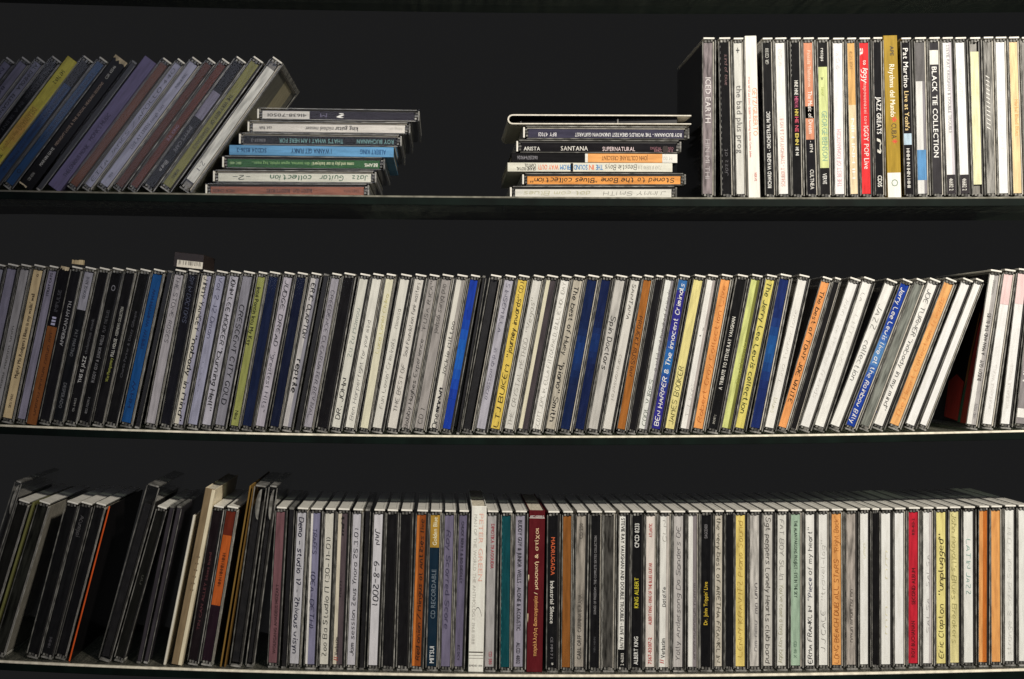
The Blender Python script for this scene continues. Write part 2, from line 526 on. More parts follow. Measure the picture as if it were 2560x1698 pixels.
def label_mesh(x0, x1, z0, z1, y, col, thick=.25, wear=.16):
    key = (x0, x1, z0, z1, y, col, thick, wear)
    if key not in _label_me:
        b = MB(); b.box(x0, x1, y, y + thick, z0, z1)
        _label_me[key] = b.mesh("paper_spine", [paper(col, wear=wear)])
    return _label_me[key]

def root_empty(name):
    e = bpy.data.objects.new(name, None)
    e.empty_display_size = .01
    COL.objects.link(e)
    return e

SEED = [0]
def build_case(col, texts=(), segs=(), split=None, lx=(1.1, 7.7), lz=(4.0, H0 - 4.0), tray='k', book='k', w=W0, wear=.16):
    r = root_empty("disc_case")
    if book == 'k' and rng.random() < .28: book = 'p'
    link("clear_shell", ME_SHELL, r)
    link("lid", ME_LID_GLINT if (book == 'p' or rng.random() < .36) else ME_LID, r)
    link("disc_tray", ME_TRAY[tray], r)
    link("booklet", ME_BOOK[book], r)
    if col:
        lab = link("paper_spine", label_mesh(lx[0], lx[1], lz[0], lz[1], 1.35, col, wear=wear), r)
        if split:  # rim shade painted as a second tone; on some spines real print
            xs = lx[0] + split[0] * (lx[1] - lx[0])
            link("paper_fold", label_mesh(xs, lx[1] + .1, lz[0] - .05, lz[1] + .05, 1.25, split[1], .08), lab)
        for a, b, c in segs:
            z = lambda f: lz[0] + f * (lz[1] - lz[0])
            link("printed_panel", label_mesh(lx[0] - .05, lx[1] + .05, z(a), z(b), 1.22, c, .1), lab)
        for t in texts:
            SEED[0] += 1
            lettering(lab, t, lx[0], lx[1], lz[0], lz[1], 1.13, SEED[0])
    r.scale = (w / W0, 1, 1)
    return r

def build_card(col, texts=(), segs=(), w=W0, h=H0, depth=139.0, name="card_sleeve", worn=None, side=None, strip=None):
    """printed card folder: cover wrapped round a spine, page block showing at top and bottom"""
    r = root_empty(name)
    key = paper(col, .45, .14, .15)
    b = MB()
    b.box(0, w, 0, 1.0, 0, h, 0, .3)
    cover = link("spine", b.mesh("spine", [key]), r)
    b = MB(); b.box(0, .6, 1.02, depth, 0, h, 0, .1); b.box(w - .6, w, 1.02, depth, 0, h, 0, .1)
    link("cover", b.mesh("cover", [key if not side else paper(side, .45, .14, .15)]), r)
    b = MB()
    b.box(.65, w - .65, 1.05, depth - 2, .8, h - .8, 0)
    link("inner_pages", b.mesh("inner_pages", [paper("#cfc7b4", .8, .3)]), r)
    z = lambda f: .2 + f * (h - .4)
    for a, b_, c in segs:
        bb = MB(); bb.box(.25, w - .25, -.06, .3, z(a), z(b_))
        link("printed_panel", bb.mesh("printed_panel", [paper(c, .45, .14, .15)]), cover)
    if strip:  # lit side of the spine, painted as a pale panel
        bb = MB(); bb.box(w * .66, w - .1, -.07, .3, .4, h - .4)
        link("pale_edge", bb.mesh("pale_edge", [paper(strip, .6, .2)]), cover)
    if worn:
        for a, b_, x0, x1 in worn:
            bb = MB()
            n = 7; pts = []
            rr = random.Random(int(a * 999))
            for i in range(n + 1):
                pts.append((x0 * w + (x1 - x0) * w * i / n, z(b_) + .15))
            for i in range(n, -1, -1):
                pts.append((x0 * w + (x1 - x0) * w * i / n, z(b_) - (z(b_) - z(a)) * rr.uniform(.25, 1)))
            bb.prism(pts[::-1], -.1, .35)
            link("worn_corner", bb.mesh("worn_corner", [paper("#e0cfae", .8, .3)]), cover)
    for t in texts:
        SEED[0] += 1
        lettering(cover, t, .3, w - .3, 1.5, h - 1.5, -.13, SEED[0])
    return r

def build_slim(col=None, w=5.2, texts=(), h=H0, mat=None):
    """slim case: two plates and a narrow spine"""
    r = root_empty("slim_case")
    b = MB()
    b.box(0, .9, .3, D0, 0, h, 0, .12); b.box(w - .9, w, 0, D0, 0, h, 0, .12)
    b.box(.95, w - .95, 1.0, 9, h - 1.6, h - .1, 2); b.box(.95, w - .95, 1.0, 9, .1, 1.6, 2)
    b.box(.95, w - .95, 9.1, D0 - 1, h - 1.1, h - .1, 2)
    b.box(w - .7, w - .1, -.15, .05, 2, h - 2, 1)
    link("clear_shell", b.mesh("clear_shell", [M_CLEAR, M_EDGE, M_END]), r)
    b = MB(); b.box(1.0, w - 1.0, 1.2, D0 - 3, 1.8, h - 1.8, 0, .2)
    sp = link("paper_spine" if col else "disc_tray", b.mesh("slim_spine", [paper(col) if col else M_TRAY]), r)
    for t in texts:
        SEED[0] += 1
        lettering(sp, t, 1, w - 1, 2, h - 2, 1.08, SEED[0])
    return r

def build_turned(w=W0, tall=142.0, inner="k", moon=True):
    """jewel case standing on its short side: no spine paper shows, only plate edges, booklet and tray"""
    r = root_empty("turned_disc_case")
    b = MB()
    b.box(0, 1.1, 0, 124, 0, tall, 0, .15); b.box(w - 1.1, w, 0, 124, 0, tall, 0, .15)
    b.box(1.15, w - 1.15, .1, 1.1, 12, tall - 12, 0)
    b.box(1.15, w - 1.15, .1, 124, tall - 1.2, tall - .1, 2); b.box(1.15, w - 1.15, .1, 124, .1, 1.2, 2)
    b.box(.1, .9, -.2, -.02, 1.5, tall - 1.5, 1); b.box(w - .9, w - .1, -.2, -.02, 1.5, tall - 1.5, 1)
    link("clear_shell", b.mesh("clear_shell", [M_CLEAR, M_EDGE, M_END]), r)
    b = MB(); b.box(1.3, w - 2.9, 4, 120, 3, tall - 16, 0, .3)
    link("disc_tray", b.mesh("disc_tray", [M_TRAY]), r)
    b = MB(); b.box(w - 2.6, w - 1.5, 2.5, 118, 3, tall - 13, 0)
    link("booklet", b.mesh("booklet", [M_BOOK]), r)
    if moon:
        b = MB()
        pts = []
        for i in range(13):
            t = math.pi / 2 + math.pi * i / 12
            pts.append((w * .62 + math.cos(t) * w * .34, tall - 15 + math.sin(t) * 12))
        b.prism(pts, 1.6, 3.0)
        link("thumb_recess", b.mesh("thumb_recess", [M_END]), r)
    return r

# ------------------------------------------------------------------ words for labels
ONES = "zeroth first second third fourth fifth sixth seventh eighth ninth tenth eleventh twelfth thirteenth fourteenth fifteenth sixteenth seventeenth eighteenth nineteenth".split()
TENS = {20: "twent", 30: "thirt", 40: "fort", 50: "fift", 60: "sixt", 70: "sevent"}
def ordinal(n):
    if n < 20: return ONES[n]
    t, o = n // 10 * 10, n % 10
    return TENS[t] + "ieth" if o == 0 else TENS[t] + "y-" + ONES[o]

def tag(o, label, cat, group):
    o["label"] = label; o["category"] = cat; o["group"] = group

# ------------------------------------------------------------------ one entry of a row
class E:
    def __init__(s, xb, xt, kind, desc, wmax=None, dy=None, **kw):
        s.xb, s.xt, s.kind, s.desc, s.wmax, s.dy, s.kw = xb, xt, kind, desc, wmax, dy, kw
CHARS = ''.join(chr(c) for c in range(33, 127)) + '\u03c0\u03b1\u03c1\u03ac\u03bb\u03b7\u03b4\u03b9\u03c3\u03ba\u03bf\u03b3\u03c6\u03af\u03bc\u03c5\u03ae\u03c4\u03c7'
load_glyphs(CHARS)

def q(base, s):
    return lambda x: base + x / s
K = '#18171b'; GR = '#6c6a68'; PG = '#a5a39c'; W = '#e6e4dc'; SL = '#a9a8b6'; LI = '#9a96ac'; BK = '#161519'; NV = '#16203f'  # SL, LI: pale paper darkened to carry the left-hand shade
CR = '#e2c7a0'; OR = '#e08a3c'; YE = '#e3c65f'; PY = '#e0d48a'; GY = '#c6cf6c'; BRN = '#8a5530'
h = lambda text, a, b, d='d', col=K, hh=3.9, st=.8, c=.5: T(text, a, b, 'h', col, d, hh, c, st)
p = lambda text, a, b, d='d', col=K, hh=2.6, c=.5, bold=0.0: T(text, a, b, 'p', col, d, hh, c, bold)
C = lambda xb, xt, desc, col, texts=(), wmax=None, **kw: E(xb, xt, 'case', desc, wmax, col=col, texts=texts, **kw)
CARD = lambda xb, xt, desc, col, texts=(), wmax=None, **kw: E(xb, xt, 'card', desc, wmax, col=col, texts=texts, **kw)
SLIM = lambda xb, xt, desc, col=None, texts=(), wmax=5.2, **kw: E(xb, xt, 'slim', desc, wmax, col=col, texts=texts, **kw)

def grad(a, b, c0, c1, n=9):
    """print that shifts softly from c0 to c1 in the middle and back"""
    f = lambda c, i: int(c[i:i + 2], 16)
    out = []
    for k in range(n):
        t = 0.5 - 0.5 * math.cos(2 * math.pi * (k + .5) / n)
        out.append((a + (b - a) * k / n, a + (b - a) * (k + 1) / n, '#%02x%02x%02x' % tuple(round(f(c0, i) * (1 - t) + f(c1, i) * t) for i in (1, 3, 5))))
    return out
# ---- middle shelf, from the left; xb and xt are the left edge of the spine paper at foot and head, in photo pixels
A, B, Cc, D, Ee, F, G, Hh = (q(b, 3.136) for b in (0, 300, 600, 900, 1200, 1500, 1800, 2100))
ROW2 = [  # slate and lilac papers at the left have shade in their colour
 C(A(-295), A(-50), "case with grey spine cut off by the picture edge", SL),
 C(A(-193), A(52), "pale lilac plain spine", LI),
 C(A(-85), A(158), "grey spine with faint dark print", '#b3b0b4', [p("mnu mnnm unm", .2, .62, 'u', GR, 2.2)]),
 C(A(15), A(258), "cream spine with small brown print", '#ecd2a6', [p("Mighty Mo Rodgers | Blues is my wailin' wall", .27, .84, 'u', '#3a2a20', 2.7, .5, .01), p("SKU 7602", .07, .16, 'u', '#5a4636', 2.0), p("o", .955, .975, 'u', '#5a4636', 2.4)], book='p'),
 C(A(138), A(383), "lilac grey spine with dark print at its head", LI, [p("STRAY CATS", .83, .985, 'u', '#2c2a38', 2.6, .45)]),
 CARD(A(215), A(462), "black card sleeve with rust brown lower half", BK, [p("IMPULSE", .72, .86, 'u', '#4a4a50', 3), p("III", .635, .685, 'u', '#b9b9d8', 3.4, .5, .03), h("unmnu mnnum nmun mn", .05, .58, 'u', '#4a2510', 3)], segs=[(0.0, .62, BRN)], worn=[(.97, 1.0, .1, .95)]),
 C(A(310), A(555), "black spine with pale capitals and torn paper at its head", '#1c1b20', [p("AMERICAN MYTH", .5, .8, 'u', '#a9a9ad', 3.0, .6)], book='p'),
 C(A(412), A(660), "black spine with grey paper patch at its head", '#17191e', [p("DESPERADO", .08, .25, 'd', '#6e7076', 2.8), p("PAT MARTINO", .43, .61, 'd', '#6e7076', 2.8), p("GEORGE BENS", .82, .97, 'u', '#3a3948', 2.4)], segs=[(.745, 1.0, SL)], book='p'),
 C(A(517), A(770), "black spine with white capitals and grey lower case print", BK, [p("THIS IS JAZZ", .255, .435, 'u', '#c9c9c9', 3.0, .5, .012), p("thelonious monk", .45, .69, 'u', '#5b5b60', 2.6), p("CK 64625", .06, .15, 'u', '#9a9a9a', 1.8)]),
 C(A(618), A(873), "black spine with grey print and tiny framed emblem", '#121215', [p("BUDDY GUY & JUNIOR WELLS", .26, .58, 'u', '#85858a', 2.6), p("PLAY THE BLUES", .60, .75, 'u', '#5b5b60', 2.4), p("8122-70299-2", .05, .16, 'u', '#85858a', 1.8), p("O", .88, .92, 'u', '#7d7d86', 3.4)]),
 C(A(733), A(982), "black spine with olive and white print", BK, [p("Wes Montgomery", .27, .43, 'u', '#a6ab55', 2.7, .5, .01), p("FULL HOUSE", .44, .56, 'u', '#d5d5d0', 2.7, .5, .012), p("- KEEPNEWS COLLECTION", .57, .775, 'u', '#bdbdb8', 2.5, .5, .01)]),
 C(A(835), B(152), "black spine with very faint grey print", '#131316', [p("Charlie Parker & Dizzy Gillespie", .3, .75, 'u', '#505056', 2.2)]),
 C(B(8), B(256), "deep blue spine with navy print", '#1d5290', [p("MMHW WHMWH HW", .5, .9, 'u', '#102f66', 2.6), p("HMW", .1, .28, 'u', '#0f2c60', 2.6)], book='p'),
 SLIM(B(112), B(358), "narrow black case between blue and grey spines", None, wmax=6.5),
 C(B(202), B(427), "grey spine with thin handwritten capitals and white edge", '#b3afb6', [h("THE STONE ROSES", .545, .99, 'd', '#4a4850', 3.4, .6)], book='p'),
 C(B(318), B(533), "near black spine with slate handwriting", '#16161f', [h("SPIN DOCTORS", .68, .995, 'd', '#5a6078', 3.6, .6)]),
 C(B(420), B(645), "two tone spine with bold black handwriting", '#d9d4c8', [h("JIMMY YANCEY", .63, .99, 'd', K, 4.0, 1.0), h('"nobody in Mind"', .03, .6, 'd', K, 4.0, 1.1)], split=(.52, '#a3a2b8')),
 C(B(528), B(750), "blue grey spine with faded violet handwriting", '#a2a3bb', [h("Vol 2 12 Oman", .58, .99, 'd', '#50506a', 3.6, .7), p(". . . . . .", .22, .42, 'd', '#50506a', 2)]),
 C(B(640), B(860), "pale grey spine packed with black handwriting", '#b9b7c4', [h("JOHN LEE HOOKER", .54, .995, 'd', K, 3.9, .95), h('"burning Hell"', .1, .52, 'd', K, 4.2, .95)]),
 C(B(743), B(963), "dull grey spine with three handwritten words in capitals", '#8f8e9a', [h("CRESCENT CITY GOLD", .14, .81, 'd', '#15151c', 3.9, .95)]),
 C(B(868), Cc(140), "olive green spine with black condensed print", '#969a5a', [p("Intui Pontin Intu My Key", .54, .93, 'd', '#15160c', 4.2, .42), p("Nina", .04, .1, 'd', '#2a2c14', 3.4)]),
 C(Cc(18), Cc(228), "plain navy spine with glossy edges", NV),
 C(Cc(123), Cc(343), "lilac white spine with thin capitals and quoted title", '#b6b1bd', [h("JUDGE DREAD", .54, .98, 'd', '#25242c', 3.7, .8), h('"greatest Hits"', .1, .5, 'd', '#4a4854', 3.5, .7)]),
 C(Cc(233), Cc(445), "plain black blue spine", '#131a33'),
 C(Cc(335), Cc(555), "white and grey spine with heavy black handwriting", '#c6c3c4', [h("ERIC CLAPTON", .6, .965, 'd', K, 4.2, 1.15), h("reptile", .23, .45, 'd', K, 4.6, 1.15)], split=(.62, '#8f8e9a')),
 SLIM(Cc(425), Cc(642), "narrow black case beside the heavy black handwriting", None, wmax=5.5),
 C(Cc(500), Cc(717), "grey spine with long line of pale capitals", '#a3a0aa', [h("CREEDENCE CLEARWATER REVIVAL", .06, .92, 'd', '#57545f', 3.6, .8)], book='p'),
 C(Cc(605), Cc(812), "black spine without print", '#151418'),
 C(Cc(718), Cc(937), "white spine with two handwritten black words at its foot", '#dcdbd2', [h("DR. JOHN", .055, .33, 'u', K, 4.1, .85), h("Zu Zu Mamou", .47, .8, 'u', '#8f9a94', 3.9, .6)]),
 C(Cc(824), D(97), "white spine with small grey handwriting", W, [h("Ben Harper", .05, .33, 'u', '#8a8a88', 3.2, .55), h("fight for your mind", .34, .72, 'u', '#5a5a58', 2.9, .5)]),
 C(D(4), D(205), "yellow stained white spine", '#e4e0c8', [h("Luca Lonel Chiko", .5, .9, 'u', '#cfc78c', 3.4, .8)]),
 C(D(97), D(315), "white spine with thin grey upward handwriting", '#e0ded6', [h("Fun Lovin' Criminals", .13, .6, 'u', '#77756f', 3.3, .5), h("Mimosa", .67, .8, 'u', '#77756f', 3.2, .5)], wmax=10.4),
 C(D(214), D(428), "white spine whose writing runs into fine black scrawl", '#d9d5cf', [h("THE BEST OF", .11, .43, 'u', '#57544f', 3.2, .6), h("Soul Foundation funk masters", .48, .98, 'u', '#3f3d3a', 3.0, .6)]),
 C(D(324), D(540), "grey spine with small cramped black handwriting", '#a9a4a2', [h("Bobby Hughes Experience", .0, .6, 'u', '#22201f', 3.4, .75), h('"FUSA RICA"', .65, .985, 'u', '#3a3836', 3.3, .6)]),
 C(D(425), D(640), "grey spine with short number at its foot", '#a39e9c', [h("CD 1", .03, .13, 'u', '#33312f', 3.6, .7), h("and blues gospel", .64, .97, 'd', '#4a4745', 3.7, .7)]),
 C(D(545), D(757), "white and grey spine with crossed out word", '#dfdcd4', [h("One", .0, .1, 'u', K, 4.4, .9), h("mMNwM", .11, .27, 'u', K, 3.4, 1.7), h("Jackie Mittoo", .35, .72, 'u', '#25231f', 3.4, .7)], split=(.6, '#a8a39e')),
 C(D(650), D(865), "bright royal blue spine", '#1c3fa8', segs=grad(.2, .8, '#1c3fa8', '#1f62bc')),
 SLIM(D(752), D(948), "narrow clear case beside the royal blue spine", None, wmax=6.0),
 C(D(806), D(1020), "clear empty case with dark smoky inside", None, tray='k', book='p'),
 C(D(913), Ee(193), "blue grey spine with faint downward capitals", '#b4b2be', [h("SINSEMILLA", .65, .98, 'd', '#57566a', 3.3, .6), h("in dub massacra", .2, .55, 'd', '#6a6878', 3.2, .6)]),
 C(Ee(84), Ee(300), "golden yellow spine with black handwriting", YE, [h("LTJ BUKEM", .01, .43, 'u', '#241d08', 4.0, .8), h('"journey inwards"', .48, .9, 'u', '#1b1505', 3.9, 1.05), h("CD1", .915, .985, 'u', '#241d08', 3.4, .8)]),
 C(Ee(192), Ee(415), "white spine with wide pale grey capitals", '#dbd9d3', [h("THE CRYSTAL METHOD", .02, .61, 'u', '#a09d96', 3.8, .6), h('"Vegas"', .65, .88, 'u', '#9a978f', 3.6, .6)]),
 C(Ee(300), Ee(520), "narrow cream strip beside dark grey paper", '#e2dcc4', split=(.42, '#4a4347')),
 C(Ee(412), Ee(635), "bright white spine covered with thin grey capitals", '#eceae4', [h("SCOTT JOPLIN, ELLA FITZGERALD, BILLIE HOLIDAY", .0, .985, 'u', '#9a9890', 3.5, .5)], book='p'),
 C(Ee(517), Ee(735), "beige spine with bold downward black handwriting", '#bdb6a8', [h("The best of Huey", .5, .96, 'd', '#1b1917', 3.9, 1.0), h('"piano" Smith', .05, .45, 'd', '#1b1917', 4.2, 1.1)]),
 C(Ee(630), Ee(842), "navy spine right of the bold downward handwriting", '#13234c', book='p', segs=grad(.3, .72, '#13234c', '#16356f')),
 C(Ee(745), Ee(955), "navy spine with a white scratched edge", '#13204a', segs=grad(.4, .76, '#13204a', '#163066')),
 C(Ee(850), F(123), "light grey spine with two slanting black words", '#c2bfba', [h("Spin Doctors", .4, .76, 'd', '#23211f', 4.0, .85)]),
 C(F(22), F(243), "off white spine with small grey downward writing", '#d8d5cf', [h("SANTANA", .74, .975, 'd', '#57544f', 3.4, .7), h("caravanserai", .2, .5, 'd', '#9a968d', 3.0, .5)]),
 C(F(140), F(347), "brown spine with darker brown capitals", '#a5672f', [h("PROJEKT RUSSIAN", .36, .76, 'd', '#4f2c12', 3.9, 1.0)], book='p'),
 C(F(232), F(440), "black spine between brown and white ones", BK, wmax=9),
 C(F(305), F(515), "white spine with green and black handwriting", '#e2e3df', [h("COOL VIBES", .02, .33, 'u', '#4a5a4c', 3.7, .65), h("a wild and hundred friends", .39, .94, 'u', '#57544f', 2.9, .5, .7)], split=(.7, '#8e8b90')),
 C(F(405), F(620), "indigo and blue spine with white handwriting", '#2f2c86', [h("BEN HARPER & The innocent Criminals", .02, .975, 'u', '#f2f0ea', 3.9, 1.0)], segs=grad(.2, .7, '#2f2c86', '#2a6cb0') + [(.93, 1.0, '#3a70b0')]),
 C(F(510), F(735), "pale yellow spine with olive handwritten capitals", '#e6da94', [h("JAMES BOOKER", .03, .42, 'u', '#55542a', 4.2, .8)]),
 C(F(635), F(845), "white spine with a thin grey right half and specks", '#eceae6', [h("T J Jones", .08, .3, 'u', '#c2bfba', 3.4, .4), p("' -", .62, .68, 'u', '#57544f', 3)], split=(.68, '#b5adaa')),
 C(F(735), F(950), "orange spine with faint brown handwriting", '#eda260', [h("Robert Cray Collection Live", .04, .96, 'u', '#c06a25', 3.6, .6)]),
 C(F(850), G(132), "black spine with slanting white printed capitals", '#121215', [p("A TRIBUTE TO STEVIE RAY VAUGHAN", .26, .75, 'u', '#dcdad2', 2.9, .5, .015), p("EPICMET 2", .03, .09, 'u', '#b0aea6', 1.8)]),
 C(G(15), G(245), "lime yellow spine with dark olive right side", '#d2d889', [h("Paul Lamb", .3, .58, 'u', '#a9ad4c', 3.0, .5, .75)], split=(.68, '#77793c')),
 C(G(122), G(363), "lime spine with bold dark green handwriting", '#dccf72', [h("The Jerry Lee Lewis collection", .1, .985, 'd', '#2f3a14', 4.3, .95)]),
 C(G(240), G(468), "dark blue spine with brighter blue middle", '#1b2c66', segs=grad(.26, .8, '#1b2c66', '#1f5596'), book='p'),
 C(G(352), G(612), "plain white spine left of the dark triangular gap", '#edebe6', [h("Tina Turner love", .3, .8, 'u', '#d0cdc6', 3.2, .4), h("blues", .1, .2, 'd', '#c9c5a8', 3.4, .5)], wmax=10.2),
 C(G(458), G(795), "orange spine with black downward handwriting", '#efa062', [h("The best of TONY JOE WHITE", .17, .94, 'd', '#1f140a', 4.0, .95)], tray='g'),
 C(G(560), G(895), "clear black edged case right of the orange spine", '#1a191b', wmax=7.0),
 C(G(625), G(1003), "white spine with hardly visible grey writing", '#edecea', [h("John Lee Hooker friends", .2, .9, 'd', '#d2cfca', 3.4, .4)], tray='g'),
 C(G(742), Hh(176), "white spine with two faint letters at its head", '#f0eeea', [h("LA", .87, .93, 'd', '#8f8c86', 3.2, .4), h("LITTLE AXE", .4, .78, 'd', '#d2cfca', 3.2, .4)], tray='g'),
 C(G(860), Hh(346), "white spine with thin black downward words", '#f0eeea', [h("JAZZ", .68, .86, 'd', '#4a4844', 4.4, .5), h("collection", .32, .6, 'd', '#3a3834', 4.4, .55)], tray='g'),
 C(Hh(42), Hh(470), "royal blue spine with white slanting handwriting", '#1d3f9c', [h("Jerry Lee Lewis live at the Rainbow Billy", .02, .975, 'd', '#f2f0ea', 4.0, .95)], segs=grad(.26, .76, '#1d3f9c', '#5a8cc4')),
 C(Hh(158), Hh(580), "clear case with grey green inside and no paper", '#7f827c', tray='g', book='p', wear=.4),
 C(Hh(262), Hh(688), "white spine with black writing and blue blot", '#eeece8', [h("JOE TURNER", .63, .96, 'd', '#22201f', 3.9, .7), h('"nobody in my mind"', .11, .61, 'd', '#22201f', 3.7, .75), p(".", .065, .085, 'd', '#15206a', 12, .35, .06), h("'", .0, .04, 'd', K, 4, .8)]),
 C(Hh(385), Hh(812), "pale orange spine with faint brown upward writing", '#f2b070', [h("The Heart Collection friends", .05, .9, 'u', '#d5843c', 3.6, .6)], tray='g'),
 C(Hh(512), Hh(945), "blank white spine leaning beside its blank twin", '#f3f2ef', wmax=10.0),
 C(Hh(632), Hh(1058), "blank white spine ending the leaning run", '#f4f3f0', wmax=10.4, book='p'),
 C(Hh(998), Hh(1180), "white and grey spine with black printed capitals", '#efedea', [p("BUDDY GUY", .295, .43, 'u', '#141414', 3.2, .6, .02), p("A MAN AND THE BLUES", .465, .745, 'u', '#141414', 3.0, .6, .02), p("VANGUARD", .87, .97, 'u', '#8a8886', 2.0, .6), p("VMD 79272", .04, .14, 'u', '#77757a', 2.0, .7)], split=(.52, '#b5b1b0'), art=True),
 C(Hh(1125), Hh(1293), "white spine with pink head next to a cream edge", '#f3f2f0', [p("WONDERFUL WORLD", .1, .4, 'u', '#e2dedb', 2.6)], segs=[(.8, 1.0, '#f2d2d2')], tray='g', book='p', wmax=11.2),
 C(Hh(1268), Hh(1404), "white spine with pink head nearer the picture edge", '#f3f2f0', [p("WONDERFUL WORLD", .1, .4, 'u', '#e2dedb', 2.6)], segs=[(.8, 1.0, '#f2d2d2')], tray='k', wmax=11),
 C(Hh(1385), Hh(1510), "grey printed spine cut off by the picture edge", '#8f8a8c', [p("HIDE", .28, .46, 'u', '#efedea', 4.4, .5, .03)], segs=[(.04, .1, '#efedea')]),
]
